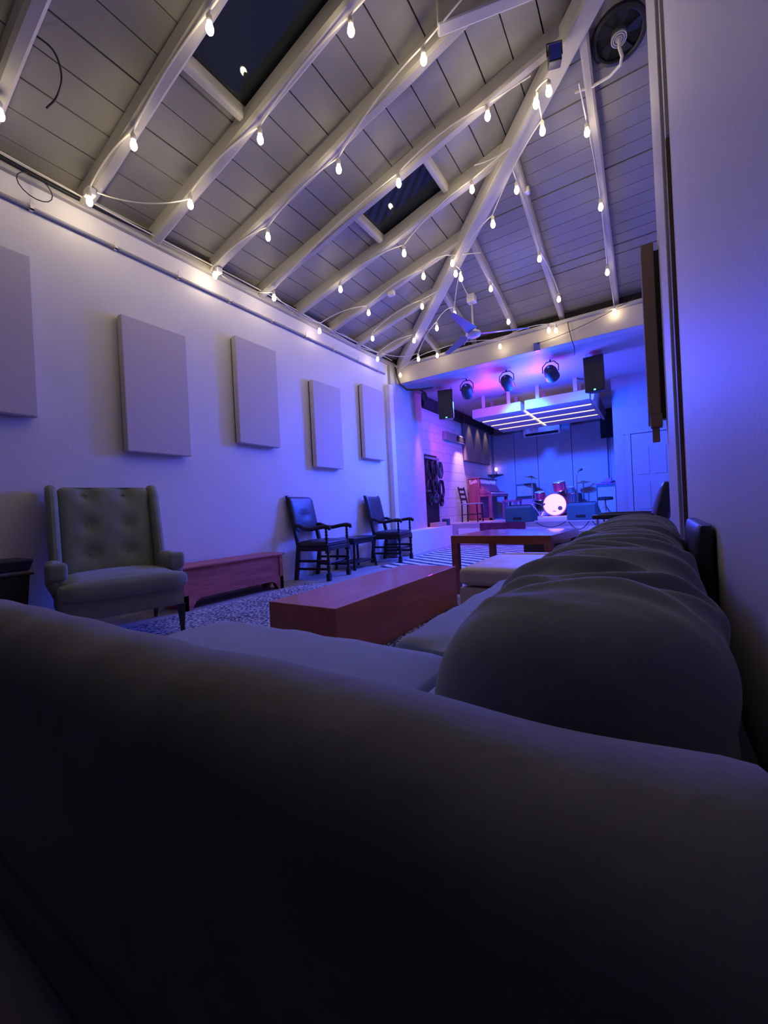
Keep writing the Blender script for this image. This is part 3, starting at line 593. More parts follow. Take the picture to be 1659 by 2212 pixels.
for s in (-1, 1):
    y = s*(W-.03)
    pr = [(-.06, .30), (.16, .30), (.17, .62), (.13, .85), (.10, 1.06), (.04, 1.15), (-.06, 1.155), (-.10, 1.10)]
    obj('wing', MB().prism([(a-.10*(b-.44)*.9+.06, b) for a, b in pr], y-.035, y+.035, Matrix(((1, 0, 0, 0), (0, 0, 1, 0), (0, 1, 0, 0), (0, 0, 0, 1)))), MAROON, t, bevel=.025, smooth=50)
    obj('arm', MB().cushion((.36, y+s*.02, .48), (.22, .05, .10), .04, .01, 10), MAROON, t, smooth=50)
    obj('arm_front', MB().cushion((.56, y+s*.02, .525), (.035, .056, .058), .022, .005, 8), MAROON, t, smooth=50)
    obj('front_leg', MB().hexa([(.70, s*.345-.012, 0), (.724, s*.345-.012, 0), (.724, s*.345+.012, 0), (.70, s*.345+.012, 0)], [(.685, s*.345-.024, .21), (.735, s*.345-.024, .21), (.735, s*.345+.024, .21), (.685, s*.345+.024, .21)]), TRUNKW, t, bevel=.003)
    obj('rear_leg', MB().hexa([(-.02, s*.33-.012, 0), (.005, s*.33-.012, 0), (.005, s*.33+.012, 0), (-.02, s*.33+.012, 0)], [(.02, s*.33-.022, .21), (.065, s*.33-.022, .21), (.065, s*.33+.022, .21), (.02, s*.33+.022, .21)]), TRUNKW, t, bevel=.003)

t = thing('wooden_trunk', 'dark tapered wooden trunk with gapped lid at left edge', 'trunk', (-3.76, .68, 0))
obj('trunk_body', MB().hexa([(-.13, -.33, 0), (.13, -.33, 0), (.13, .33, 0), (-.13, .33, 0)], [(-.155, -.37, .53), (.155, -.37, .53), (.155, .37, .53), (-.155, .37, .53)]), TRUNKW, t, bevel=.006)
obj('rim', MB().box((-.165, -.39, .515), (.165, .39, .53)), TRUNKW, t, bevel=.004)
obj('lid_strip', MB().box((-.15, -.365, .53), (.15, .365, .545)), mat('pale_wood_edge', (.20, .16, .12), .6), t)
obj('lid', MB().hexa([(-.15, -.37, .545), (.155, -.37, .545), (.155, .37, .545), (-.15, .37, .545)], [(-.165, -.395, .625), (.17, -.395, .625), (.17, .395, .625), (-.165, .395, .625)]), TRUNKW, t, bevel=.012)

# ------------------------------------------------------------------ coffee tables, ottoman, far benches
tag(obj('coffee_table', MB().box((-1.915, 1.66, 0.007), (-1.405, 3.26, .33)), MAHOG, bevel=.004), 'long low solid reddish block coffee table on speckled rug', 'table')
t = thing('square_table', 'square wooden table with glossy top beyond the tan ottoman', 'table', (-1.12, 4.12, 0.007), -5)
hw = .47
obj('tabletop', MB().box((-hw, -hw, .535), (hw, hw, .55)), TEAK, t, bevel=.003)
obj('apron', MB().box((-hw, -hw, .475), (hw, -hw+.03, .535)).box((-hw, hw-.03, .475), (hw, hw, .535)).box((-hw, -hw+.03, .475), (-hw+.03, hw-.03, .535)).box((hw-.03, -hw+.03, .475), (hw, hw-.03, .535)), TEAK, t)
for sx in (-1, 1):
    for sy in (-1, 1):
        x0 = sx*hw-(.065 if sx > 0 else 0); y0 = sy*hw-(.065 if sy > 0 else 0)
        obj('leg', MB().box((x0, y0, 0), (x0+.065, y0+.065, .475)), TEAK, t, bevel=.002)
t = thing('tan_ottoman', 'tan leather tufted ottoman bench between seat and square table', 'ottoman', (-.72, 2.98, 0.007))
obj('ottoman_base', MB().cushion((0, 0, .15), (.36, .45, .15), .02, 0, 6), TAN, t, smooth=40)
obj('top_cushion', MB().cushion((0, -.05, .365), (.36, .40, .06), .035, .015, 18, dents=[(x, y, .02, .04) for x in (-.18, 0.02, .2) for y in (-.15, .15)]), TAN, t, smooth=60)
obj('top_cushion', MB().cushion((-.0, .40, .37), (.36, .05, .055), .03, .01, 8), TAN, t, smooth=60)
t = thing('brown_leather_bench', 'dark brown leather bench under far side of square table', 'bench', (-.95, 5.45, 0.007))
obj('bench_base', MB().cushion((0, 0, .17), (.36, .35, .17), .02, 0, 6), mat('brown_leather', (.045, .028, .022), .45), t, smooth=40)
obj('bench_cushion', MB().cushion((0, 0, .38), (.365, .36, .045), .03, .01, 8), GREYUP, t, smooth=40)
t = thing('grey_settee', 'grey upholstered seat beyond the right end of square table', 'sofa', (-.28, 5.1, 0.007))
obj('settee_base', MB().cushion((0, 0, .16), (.28, .5, .16), .02, 0, 6), GREYUP, t, smooth=40)
obj('seat_cushion', MB().cushion((0, 0, .37), (.28, .5, .06), .035, .015, 8), GREYUP, t, smooth=50)
tag(obj('red_stool', MB().box((-1.12, 7.3, 0.007), (-.85, 7.6, .32)), REDV, bevel=.01), 'low dark red stool on floor before stage, right of square table', 'stool')
t = thing('black_lounge_chair', 'black padded armchair with chrome frame beyond the slipcovered sofa back', 'armchair', (-.10, 4.15, 0), 0)
obj('backrest', MB().cushion((0, 0, 0), (.30, .25, .05), .035, .02, 10, M=T(.17, 0, .66)@RY(14)@RY(90)@T(-.0, 0, 0)), LEATHER, t, smooth=50)
obj('seat', MB().cushion((-.06, 0, .48), (.26, .26, .05), .035, .01, 8), LEATHER, t, smooth=50)
for s in (-1, 1):
    obj('armrest', MB().cushion((-.09, s*.29, .69), (.22, .03, .022), .018, 0, 6), LEATHER, t, smooth=50)
    obj('arm_frame', MB().tube([(-.27, s*.29, .67), (-.27, s*.29, .02), (.18, s*.29, .02), (.18, s*.29, .60)], .010, 8), METAL, t, smooth=40)
obj('cross_bar', MB().tube([(-.24, -.29, .42), (-.24, .29, .42)], .010, 8).tube([(.18, -.29, .42), (.18, .29, .42)], .010, 8), METAL, t)

# ------------------------------------------------------------------ sectional sofa
t = thing('sectional_sofa', 'big grey velvet sectional sofa filling foreground, dark slipcovered back along right wall', 'sofa', (0, 0, 0))
def backfn(u, v):
    x = -1.74+u*(1.74+.10); a = v*2*pi
    e = max(0, 1-(1-min(1, u/.10))**2.2)**(1/2.2); e = e if u <= .97 else max(0, 1-((u-.97)/.03)**2.4)**(1/2.4)
    if u == 0: e = .02
    if u == 1: e = .02
    c, s_ = cos(a), sin(a)
    wob = .003*sin(x*9+2*sin(x*3))+.002*sin(x*23)
    rr = .10*(.35+.65*e)
    if s_ >= 0: y = .36+rr*c; z = .535-.06*(1-e)+(rr+wob)*s_
    else:
        q = -s_; y = .36+rr*math.copysign(abs(c)**.35, c); z = .535-.06*(1-e)-q**1.0*.475*(.6+.4*e)
    return (x, y, z)
obj('back', MB().grid(backfn, 90, 56, wrapv=True), VELVET, t, smooth=70)
obj('back_plinth', MB().box((-1.66, .27, .0), (.09, .455, .12)), VELVET, t, bevel=.02)
obj('seat_base', MB().box((-1.44, .45, .02), (.06, 1.06, .27)).box((-.70, 1.06, .02), (.06, 2.36, .27)), VELVET, t, bevel=.02)
obj('seat_cushion', MB().cushion((-1.0, .76, .345), (.53, .32, .075), .045, .018, 16, wob=.003, seed=2), SEATC, t, smooth=60)
obj('seat_cushion', MB().cushion((-.18, .76, .345), (.28, .32, .075), .045, .01, 12, wob=.003, seed=3), SEATC, t, smooth=60)
obj('seat_cushion', MB().cushion((-.42, 1.73, .345), (.30, .63, .075), .045, .018, 20, wob=.004, seed=4), SEATC, t, smooth=60)
rf = random.Random(21); FOLDS = []
for k in range(34):
    uk = .05+.93*(k/33)**1.35+rf.uniform(-.012, .012)
    FOLDS.append((uk, rf.uniform(-.035, .05), rf.uniform(-.4, 1.0), rf.uniform(.7, 1.5), rf.uniform(.007, .016), rf.uniform(.010, .022), rf.uniform(.0, .045)))
def bolster(u, v):
    y0, y1 = .53, 2.42; y = y0+(y1-y0)*u; a = v*2*pi
    e = 1.0
    if u < .09: e = max(0, 1-(1-u/.09)**2.6)**(1/2.6)
    if u > .95: e = max(0, 1-((u-.95)/.05)**2.4)**(1/2.4)
    e = max(e, .03) if 0 < u < 1 else .001; c, s = cos(a), sin(a)
    cx = -.125+.04*u; ax = .205*(1-.08*u); top = .690+.05*u**.7; bot = .36; zc = (top+bot)/2; bz = (top-bot)/2
    xx = math.copysign(abs(c)**.85, c); zz = math.copysign(abs(s)**.8, s)
    d = 0.0; tp = (a-pi/2) if a < 1.5*pi else a-2.5*pi
    for uk, sl, ac, aw, wd, am, cv in FOLDS:
        q = (u-uk-sl*tp-cv*tp*tp)/wd
        if abs(q) < 3.2:
            d += am*(math.exp(-q*q)-.55*math.exp(-(q-1.5)**2))*math.exp(-((tp-ac)/aw)**4)
    d *= (min(1, (u/.15)**2) if u < .15 else 1)*(1-.6*max(0, c)**3)*(1-.45*max(0, -c)**4)
    x = cx + (ax*e+d)*xx*(1.0+.10*max(0, -zz)); z = zc+(bz*(.25+.75*e)+d)*zz
    x += .035*max(0, zz)*(1 if e > .2 else e)
    return (min(x, .140), y, z)
o = obj('slipcovered_back', MB().grid(bolster, 340, 128, wrapv=True), SLIP, t, smooth=80); o['label'] = 'rumpled dark slipcover over the right hand back'
obj('back_support', MB().box((-.10, .52, .02), (.135, 2.40, .40)), VELVET, t, bevel=.02)
tag(obj('black_cushion', MB().cushion((0, 0, 0), (.15, .23, .022), .02, .008, 10, M=T(.128, 1.66, .60)@RY(90)), LEATHER, smooth=60), 'black leather cushion wedged between right wall and slipcovered sofa back', 'cushion')

# ------------------------------------------------------------------ stage left wall details
t = thing('cable_rack', 'black board hung with coiled cables on the stage left wall', 'cable rack', (XL-.02, 7.72, .47))
obj('board', MB().box((0, 0, .0), (.04, .66, 1.52)), BLACKCLOTH, t)
obj('hook_rail', MB().box((.04, .02, 1.42), (.08, .70, 1.47)), GREYMETAL, t); obj('hook_rail', MB().box((.04, .02, .72), (.07, .70, .76)), GREYMETAL, t)
rnd = random.Random(3); ci = 0
for row, z in ((0, 1.38), (1, .98), (2, .66)):
    for k in range(5):
        y = .09+k*.15+rnd.uniform(-.015, .015); rr = rnd.uniform(.13, .18) if row < 2 else rnd.uniform(.07, .10); pts = []
        for a in range(54):
            th = a*2*pi/18; q = 1+.06*sin(a*1.7); pts.append((.10+.045*(k % 2)+.012*(a//18)+rnd.uniform(-.004, .004), y+rr*.62*q*sin(th), z-rr*1.25+rr*1.25*q*cos(th)))
        tag(obj('coiled_cable', MB().tube([(p[0]+XL-.02, p[1]+7.72, p[2]+.47) for p in pts], .009, 5), (WIREB, TEALBOX)[(ci % 4) == 3], smooth=60),
            'coiled cable hung in the %s row of the cable rack, %s from the audience end' % (('top', 'middle', 'bottom')[row], ('first', 'second', 'third', 'fourth', 'fifth', 'sixth')[k]), 'cable', 'coiled cables on the rack'); ci += 1
tag(obj('cardboard_box', MB().box((-3.90, 7.80, .442), (-3.72, 8.25, .53)), mat('cardboard', (.45, .33, .27), .8), bevel=.004), 'flat pale box on the plinth beneath the hanging cables', 'box')
tag(obj('cube_speaker', MB().box((-3.85, 8.29, .442), (-3.71, 8.43, .59)), TEALBOX, bevel=.012), 'small teal cube speaker at left corner of the stage front', 'speaker')
t = thing('wall_heater', 'long slim wall unit with dark grille on the stage left wall', 'heater', (XL-.02, 8.82, 2.42))
obj('casing', MB().box((0, 0, 0), (.09, 1.22, .19)), GREYMETAL, t, bevel=.006)
obj('grille', MB().box((.088, .66, .03), (.096, 1.19, .16)), BLACK, t)
for i, y in enumerate((10.02, 10.66, 11.30)):
    t = thing('felt_panel', ('brown hanging felt panel nearest the audience on stage left wall', 'brown hanging felt panel, middle of three on stage left wall', 'brown hanging felt panel deepest on stage left wall')[i], 'acoustic panel', (XL+.002, y, 2.02), group='felt panels on the stage left wall')
    obj('panel_face', MB().box((.0, 0, 0), (.07, .60, .98)), FELT, t, bevel=.01)
    spot('panel_fan_fill', (XL+.22, y+.3, 3.08), (XL+.05, y+.3, 2.2), 9, (1, .75, .5), 60, .6)  # added spot, stands in for the warm strips' light fan on the felt
struct('shade_strip', MB().box((XL-.02, 7.72, 2.98), (XL+.10, 12.3, 3.198)), BLACKCLOTH)  # black strip stands in for the shadow along the wall top
struct('trim_11', MB().box((-1.0, 12.20, 2.45), (0.4, 12.34, 3.19)), BLACKCLOTH)
# tall grey panels on the stage back wall
xs = [-3.90, -3.27, -2.62, -1.72, -0.86]
for i in range(4):
    t_ = obj('back_panel', MB().box((xs[i]+.006, 12.28, .47), (xs[i+1]-.006, 12.34, 2.92)), GREYPAN, bevel=.006)
    tag(t_, ('tall grey panel at left end of the stage back wall', 'tall grey panel behind left amplifier on stage back wall', 'tall grey panel below the air conditioner behind drums', 'tall grey panel right of air conditioner on stage back wall')[i], 'wall panel', 'grey panels on the stage back wall')
tag(obj('back_panel', MB().box((-.78, 12.28, .47), (-.30, 12.34, 2.92)), GREYPAN, bevel=.006), 'narrow grey panel at right end of stage back wall', 'wall panel', 'grey panels on the stage back wall')
t = thing('air_conditioner', 'white split air conditioner high on the stage back wall', 'air conditioner', (-2.46, 12.28, 2.74))
obj('housing', MB().prism([(0, 0), (-.06, 0), (-.19, .08), (-.21, .14), (-.21, .29), (0, .29)], -.49, .49, Matrix(((0, 0, 1, 0), (1, 0, 0, 0), (0, 1, 0, 0), (0, 0, 0, 1)))), WHITEPL, t, bevel=.01)
obj('louvre', MB().hexa([(-.44, -.09, .015), (.44, -.09, .015), (.44, -.175, .068), (-.44, -.175, .068)], [(-.44, -.092, .02), (.44, -.092, .02), (.44, -.177, .073), (-.44, -.177, .073)]), BLACK, t)

# ------------------------------------------------------------------ ceiling clouds over the stage with warm light strips between
cx0, cmid, cx1 = -3.18, -2.10, -.86
ys = [8.62, 9.22, 9.84, 10.44, 11.04]
for r in range(4):
    for c, (xa, xb) in enumerate(((cx0, cmid-.04), (cmid+.04, cx1))):
        t = thing('ceiling_cloud_panel', 'white ceiling cloud panel over stage, %s row from audience, %s column' % (('first', 'second', 'third', 'last')[r], ('left', 'right')[c]), 'acoustic panel', (xa, ys[r], 2.75), group='ceiling cloud panels over the stage')
        obj('panel_face', MB().box((0, .06, 0), (xb-xa, ys[r+1]-ys[r]-.06, .19 if r == 0 else .10)), CLOUD, t, bevel=.01)
        for xx in (.25, xb-xa-.25): obj('hanging_strap', MB().box((xx-.035, .10, .09), (xx+.035, .11, .455)), CLOUD, t)
for r in range(1, 4):
    o = obj('light_strip', MB().box((cx0+.05, ys[r]-.03, 2.752), (cx1-.04, ys[r]+.03, 2.775)), LEDW)
    tag(o, 'warm light strip in the %s gap between cloud panels' % ('front', 'middle', 'rear')[r-1], 'light strip', 'warm strips between the cloud panels')
tag(obj('light_strip', MB().box((cmid-.025, ys[0]+.3, 2.778), (cmid+.025, ys[4]-.1, 2.80)), LEDW), 'warm light strip along the lengthwise gap between cloud panel columns', 'light strip', 'warm strips between the cloud panels')
tag(obj('cloud_edge_board', MB().hexa([(-.84, 8.66, 2.72), (-.80, 8.66, 2.72), (-.80, 11.0, 2.72), (-.84, 11.0, 2.72)], [(-.84, 8.66, 2.96), (-.76, 8.66, 2.96), (-.76, 11.0, 2.90), (-.84, 11.0, 2.90)]), CLOUD), 'pale edge board along right side of the ceiling cloud panels', 'board')

# ------------------------------------------------------------------ loudspeakers and lamps under the cross beam
def pa(label, loc, rz):
    t = thing('hanging_loudspeaker', label, 'loudspeaker', loc, rz, 'loudspeakers hung from the beam')
    obj('cabinet', MB().hexa([(-.15, .0, -.28), (.15, .0, -.28), (.10, .28, -.28), (-.10, .28, -.28)], [(-.15, .0, .28), (.15, .0, .28), (.10, .28, .28), (-.10, .28, .28)]), GREYMETAL if 'left' in label else BLACK, t, bevel=.012)
    gr = obj('grille', MB().box((-.143, -.018, -.272), (.143, .0, .272)), BLACK, t, bevel=.008)
    obj('power_light', MB().box((-.012, -.026, -.262), (.014, -.016, -.244)), GREENLED, t)
    for x in (-.11, .11): obj('hanging_chain', MB().tube([(x, .08, .28), (x+.008, .08, .30), (x-.006, .08, .32), (x+.006, .08, .335), (x, .08, .36)], .006, 6), GREYMETAL, t)
    t.rotation_euler.x = R(6)
    return t
pa('black loudspeaker hanging at right end of cross beam', (-.66, 7.42, 2.86), -4)
pa('black loudspeaker hanging at left end of cross beam', (-3.24, 7.42, 2.84), 16)
def parcan(label, loc, aim):
    t = thing('par_can_light', label, 'stage light', loc, 0, 'stage lights under the beam')
    v = Vector(aim).to_track_quat('Z', 'Y').to_matrix().to_4x4()
    obj('lamp_can', MB().lathe([(.03, -.10), (.08, -.085), (.105, -.03), (.11, .08), (.112, .14), (.10, .14), (.095, .09)], 24, v), PAR, t, smooth=40)
    obj('yoke', MB().tube([(-.125, 0, 0), (-.125, 0, .10), (-.06, 0, .17), (.06, 0, .17), (.125, 0, .10), (.125, 0, 0)], .009, 6).tube([(0, 0, .17), (0, 0, .20)], .014, 8), PAR, t)
    obj('cable_gland', MB().lathe([(.02, -.13), (.02, -.09)], 10, v), METAL, t)
parcan('round black stage light, leftmost of three on the beam', (-2.76, 7.32, 3.0), (-.2, 1, -.45))
parcan('round black stage light, middle of three on the beam', (-2.02, 7.32, 3.0), (0, 1, -.45))
parcan('round black stage light, rightmost of three on the beam', (-1.29, 7.32, 3.0), (.1, 1, -.45))
t = thing('clip_light', 'small clip spotlight left of left loudspeaker shining down the wall', 'stage light', (-3.66, 7.35, 3.06))
obj('lamp_head', MB().lathe([(.02, .09), (.05, .06), (.06, -.04), (.055, -.07)], 16, RX(20)), PAR, t, smooth=40)
obj('clamp', MB().tube([(0, 0, .08), (-.05, -.05, .12), (-.08, -.12, .13)], .012, 6), BLACK, t)
t = thing('lamp_bracket', 'small blue lit box fixed at lower edge of the beam', 'bracket', (-1.36, 6.70, 3.25))
obj('bracket_box', MB().box((-.045, -.03, -.07), (.045, .018, .055)), BLUELIT, t, bevel=.004)
t = thing('stage_downlight', 'small downlight above the wall heater washing the block wall', 'stage light', (-3.78, 9.72, 2.93))
obj('lamp_head', MB().lathe([(.015, .08), (.03, .05), (.035, 0)], 14), PAR, t, smooth=40)
obj('stem', MB().tube([(0, 0, .07), (0, 0, .27)], .008, 6), PAR, t)

# ------------------------------------------------------------------ instruments and gear on the stage
SZ = .462
t = thing('upright_piano', 'upright piano with scribbled top panel by the stage left wall', 'piano', (-3.92, 10.15, SZ))
PW = 1.40
obj('case', MB().box((0, 0, .0), (.30, PW, 1.08)), PIANOW, t, bevel=.008)
obj('lid', MB().box((-.01, -.01, 1.08), (.33, PW+.01, 1.10)), PIANOW, t, bevel=.004)
obj('music_desk', MB().hexa([(.30, .05, .74), (.42, .05, .74), (.42, PW-.05, .74), (.30, PW-.05, .74)], [(.30, .05, .94), (.32, .05, .94), (.32, PW-.05, .94), (.30, PW-.05, .94)]), PIANOW, t, bevel=.004)
obj('key_bed', MB().box((.28, 0, .60), (.62, PW, .68)), PIANOW, t, bevel=.006)
for y in (0, PW-.06):
    obj('cheek', MB().hexa([(.28, y, .66), (.60, y, .66), (.60, y+.06, .66), (.28, y+.06, .66)], [(.28, y, .82), (.56, y, .72), (.56, y+.06, .72), (.28, y+.06, .82)]), PIANOW, t, bevel=.004)
    obj('leg', MB().box((.52, y, 0), (.60, y+.06, .60)).box((.25, y, 0), (.62, y+.07, .06)), PIANOW, t, bevel=.004)
obj('white_keys', MB().box((.42, .08, .68), (.61, PW-.08, .70)), IVORY, t)
bk = MB()
for i in range(36):
    if i % 7 not in (2, 6): bk.box((.42, .09+i*.034, .70), (.53, .105+i*.034, .712))
obj('black_keys', bk, BLACK, t)
rnd = random.Random(11); CH = mat('chalk', (.75, .6, .68), .8)
obj('chalk_scribble', MB().tube([(.304, .08+q*.0205+rnd.uniform(-.012, .012), (1.05, .965)[q % 2]+rnd.uniform(-.03, .02)) for q in range(62)], .005, 5), CH, t)
obj('chalk_scribble', MB().tube([(.05+q*.009+rnd.uniform(-.012, .012), -.004, (1.04, .95)[q % 2]+rnd.uniform(-.03, .02)) for q in range(22)], .005, 5), CH, t)
t = thing('piano_bench', 'wooden piano bench in front of the upright piano', 'bench', (-3.02, 10.9, SZ))
obj('seat', MB().box((-.17, -.35, .44), (.17, .35, .49)), PIANOW, t, bevel=.006)
for sx in (-1, 1):
    for sy in (-1, 1): obj('leg', MB().box((sx*.14-.022, sy*.31-.022, 0), (sx*.14+.022, sy*.31+.022, .44)), PIANOW, t)
t = thing('ladderback_chair', 'dark wooden slat-back chair beside the piano end', 'chair', (-3.62, 9.55, SZ), 0)
obj('seat', MB().box((-.19, -.20, .42), (.21, .20, .45)), mat('grey_seat_pad', (.28, .27, .3), .8), t, bevel=.01)
for s in (-1, 1):
    obj('rear_post', MB().tube([(-.19, s*.18, 0), (-.18, s*.18, .44), (-.26, s*.18, .86)], .018, 8), DKWOOD, t, smooth=40)
    obj('front_leg', MB().tube([(.20, s*.18, 0), (.19, s*.18, .43)], .017, 8), DKWOOD, t, smooth=40)
    obj('side_rung', MB().tube([(-.185, s*.18, .18), (.19, s*.18, .18)], .011, 6), DKWOOD, t)
for z, x in ((.56, -.205), (.68, -.225), (.80, -.25)): obj('back_slat', MB().box((x-.010, -.17, z-.03), (x+.006, .17, z+.03)), DKWOOD, t)
obj('front_rung', MB().tube([(.195, -.18, .20), (.195, .18, .20)], .011, 6), DKWOOD, t)

def wedge(label, loc, rz, s=1.0):
    t = thing('floor_monitor', label, 'monitor speaker', loc, rz, 'wedge monitors at the stage front')
    obj('cabinet', MB().prism([(-.19, 0), (.20, 0), (.20, .10), (-.06, .34), (-.19, .30)], -.27, .27, Matrix(((0, 0, 1, 0), (-1, 0, 0, 0), (0, 1, 0, 0), (0, 0, 0, 1)))), TEALBOX, t, bevel=.012)
    obj('grille', MB().hexa([(-.25, -.205, .115), (.25, -.205, .115), (.25, .05, .345), (-.25, .05, .345)], [(-.25, -.213, .122), (.25, -.213, .122), (.25, .042, .353), (-.25, .042, .353)]), BLACK, t)
    obj('handle', MB().box((-.09, .188, .05), (.09, .196, .10)), BLACK, t)
    return t
wedge('teal wedge monitor at left of the stage front', (-2.26, 8.78, SZ), 170)
wedge('teal wedge monitor at right of the stage front', (-1.10, 9.05, SZ), 168)
tag(obj('stage_rug', MB().prism([(-2.10, 8.75), (-1.38, 8.72), (-1.35, 11.9), (-2.75, 11.9)], SZ-.002, SZ+.012), RUGPINK), 'pale rug under the drum kit lit bright pink', 'rug')
tag(obj('red_drape', MB().grid(lambda u, v: (-3.05+u*.95, 8.452-.012*sin(u*20), .47-v*(.16+.03*sin(u*7))), 40, 4), REDV, smooth=60), 'dark red cloth draped over left part of stage front edge', 'cloth')
for i, (x0, x1) in enumerate(((-1.9, -1.35), (-1.30, -.95), (-.9, -.35))):
    pts = catenary((x0, 8.45, .455), (x1, 8.45, .455), .10+.05*i)
    tag(obj('stage_cable', MB().tube(pts, .008, 6), WIREB), 'black cable drooping over stage front edge, %s loop' % ('left', 'middle', 'right')[i], 'cable', 'cables over the stage front')

# drum kit: separate stands and drums
KY = 11.35; K = SZ+.014
def drum(name, label, loc, r, h, shell, M_, cat='drum', hoops=True):
    t = thing(name, label, cat, loc, 0); M4 = M_.to_4x4()
    obj('shell', MB().lathe([(r, 0), (r, h)], 36, M4), shell, t, smooth=40)
    obj('drum_head', MB().lathe([(r*.98, h+.004), (.001, h+.006)], 36, M4), HEAD, t, smooth=40)
    hp = MB()
    for z in (0, h): hp.tube([tuple(M4@Vector(((r+.008)*cos(a*pi/18), (r+.008)*sin(a*pi/18), z))) for a in range(36)], .009, 6, closed=True)
    obj('hoop', hp, METAL, t, smooth=50)
    lg = MB()
    for a in range(0, 360, 45): lg.tube([tuple(M4@Vector(((r+.012)*cos(R(a)), (r+.012)*sin(R(a)), z))) for z in (.02, h-.02)], .007, 5)
    obj('tension_lug', lg, METAL, t)
    return t
kd = drum('bass_drum', 'bass drum with bright pinkish white front head', (-2.06, KY+.42, K+.30), .28, .42, DRUMRED, RX(90))
obj('port_hole', MB().lathe([(.055, .0), (.001, .001)], 24, T(.13, -.428, -.10)@RX(90)), BLACK, kd)
obj('head_logo', MB().box((-.05, -.430, -.185), (.03, -.4285, -.165)), mat('grey_print', (.12, .1, .14), .6), kd)
for s in (-1, 1): obj('spur', MB().tube([(s*.27, -.25, -.10), (s*.36, -.34, -.29)], .009, 6), METAL, kd)
drum('rack_tom', 'red tom drum mounted above right of bass drum', (-1.94, 11.56, K+.67), .15, .22, DRUMRED, RX(14)@RY(-6))
drum('small_tom', 'small red tom drum low at left of bass drum', (-2.50, 11.8, K+.46), .13, .2, DRUMRED, RX(14))
drum('snare_drum', 'silver snare drum right of and behind bass drum', (-1.84, 11.95, K+.60), .18, .14, GREYMETAL, RX(10))
drum('floor_tom', 'dark floor tom standing right of the bass drum', (-1.66, 11.75, K+.16), .2, .40, PAR, RX(0))
def stand(name, label, loc, h, cat='stand', cym=None, boom=None, grp=None):
    t = thing(name, label, cat, loc, 0, grp)
    obj('pole', MB().tube([(0, 0, .12), (0, 0, h)], .012, 8), METAL, t)
    for a in (90, 210, 330): obj('leg', MB().tube([(0, 0, .34), (.27*cos(R(a)), .27*sin(R(a)), .012)], .010, 6), METAL, t)
    if cym:
        r, tilt = cym
        obj('cymbal', MB().lathe([(.02, .03), (.05, .025), (.07, .006), (r, -.02), (r, -.023), (.07, .002), (.02, .02)], 32, T(0, 0, h)@RY(tilt)), BRASS, t, smooth=60)
        obj('wing_nut', MB().lathe([(.012, .02), (.012, .06), (.004, .065)], 10, T(0, 0, h)), METAL, t)
    if boom: obj('boom_arm', MB().tube([(0, 0, h), boom], .009, 8), METAL, t); obj('microphone', MB().lathe([(.012, -.06), (.016, 0), (.026, .02), (.026, .05), (.008, .07)], 12, T(*boom)@RY(60)), BLACK, t, smooth=50)
    return t
stand('crash_cymbal_stand', 'crash cymbal on stand left of bass drum, over amplifier', (-2.62, 11.42, K), 1.06, 'cymbal', (.23, 14))
stand('ride_cymbal_stand', 'thin cymbal on stand right of the drum kit', (-1.42, 11.8, K), .85, 'cymbal', (.19, -4))
stand('microphone_stand', 'tall microphone stand right of drums holding a boom arm', (-1.50, 11.25, K), 1.0, 'microphone stand', None, (.08, .05, 1.12))
stand('microphone_stand', 'short microphone stand aimed at bass drum from left', (-2.46, 10.66, K), .40, 'microphone stand', None, (.22, .12, .30))
t = thing('drum_throne', 'round dark drum throne in front of the right amplifier', 'stool', (-.88, 11.1, SZ))
obj('seat', MB().lathe([(.15, .36), (.17, .375), (.17, .42), (.15, .44), (.01, .445)], 28), BLACKCLOTH, t, smooth=50)
obj('pole', MB().tube([(0, 0, .1), (0, 0, .37)], .02, 10), METAL, t)
for a in (60, 180, 300): obj('leg', MB().tube([(0, 0, .24), (.24*cos(R(a)), .24*sin(R(a)), .012)], .011, 6), METAL, t)
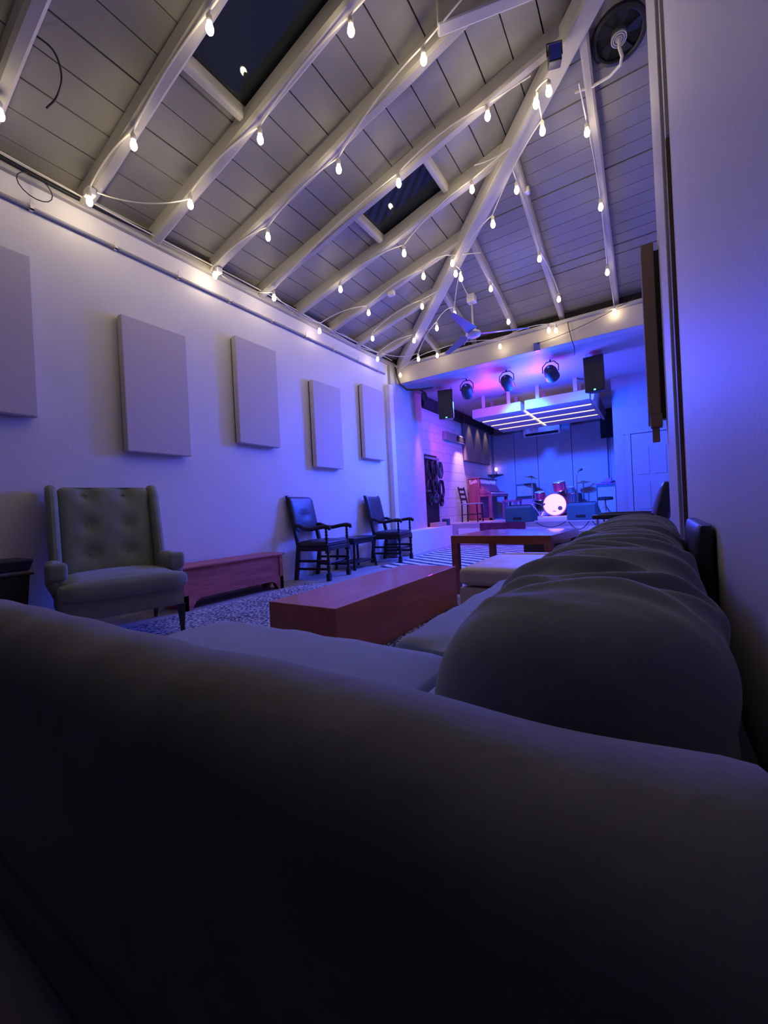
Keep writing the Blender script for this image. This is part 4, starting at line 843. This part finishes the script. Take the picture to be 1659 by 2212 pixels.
def amp(name, label, a, b, m, knobs=True):
    t = thing(name, label, 'amplifier', ((a[0]+b[0])/2, a[1], a[2])); w_ = (b[0]-a[0])/2; d_ = b[1]-a[1]; h = b[2]-a[2]
    obj('cabinet', MB().box((-w_, 0, 0), (w_, d_, h)), m, t, bevel=.012)
    obj('grille_cloth', MB().box((-w_+.03, -.008, .03), (w_-.03, 0, h-.06)), GREYPAN if m is TEALBOX else mat('purple_grille', (.30, .16, .42), .8), t)
    obj('trim_bead', MB().tube([(-w_+.02, -.006, .02), (w_-.02, -.006, .02), (w_-.02, -.006, h-.04), (-w_+.02, -.006, h-.04)], .006, 5, closed=True), METAL, t)
    return t
amp('speaker_cabinet', 'purple fronted speaker cabinet standing left of bass drum', (-3.18, 11.85, SZ), (-2.64, 12.15, 1.02), BLACK)
amp('amplifier_head', 'teal amplifier with pale grille stacked on purple speaker cabinet', (-3.16, 11.86, 1.023), (-2.66, 12.12, 1.40), TEALBOX)
amp('speaker_cabinet', 'pale teal speaker cabinet at right of the stage', (-1.14, 11.95, SZ), (-.68, 12.2, 1.22), TEALBOX)
mbx = MB().hexa([(-1.16, 11.95, 1.225), (-.66, 11.95, 1.225), (-.66, 12.2, 1.225), (-1.16, 12.2, 1.225)], [(-1.16, 11.95, 1.27), (-.66, 11.95, 1.25), (-.66, 12.2, 1.25), (-1.16, 12.2, 1.27)]).hexa([(-1.05, 11.98, 1.27), (-.80, 11.98, 1.265), (-.80, 12.16, 1.265), (-1.05, 12.16, 1.27)], [(-.90, 12.0, 1.37), (-.78, 12.0, 1.39), (-.78, 12.14, 1.39), (-.90, 12.14, 1.37)])
tag(obj('folded_cloth', mbx, mat('purple_cloth', (.35, .12, .45), .85), bevel=.015), 'purple folded cloth lying on top of right speaker cabinet', 'cloth')
tag(obj('corner_shelf', MB().prism([(-3.98, 12.28), (-3.62, 12.28), (-3.98, 11.92)], 1.72, 1.75), BLACK), 'small dark corner shelf above the piano', 'shelf')
t = thing('small_lamp', 'tiny pink glowing lamp on the corner shelf', 'lamp', (-3.80, 12.17, 1.75))
obj('lamp_base', MB().lathe([(.04, 0), (.03, .02), (.012, .04), (.012, .10)], 14), BLACK, t)
obj('lamp_bulb', MB().lathe([(.014, .10), (.035, .13), (.042, .16), (.030, .19), (.006, .205)], 14), PINKBULB, t, smooth=60)
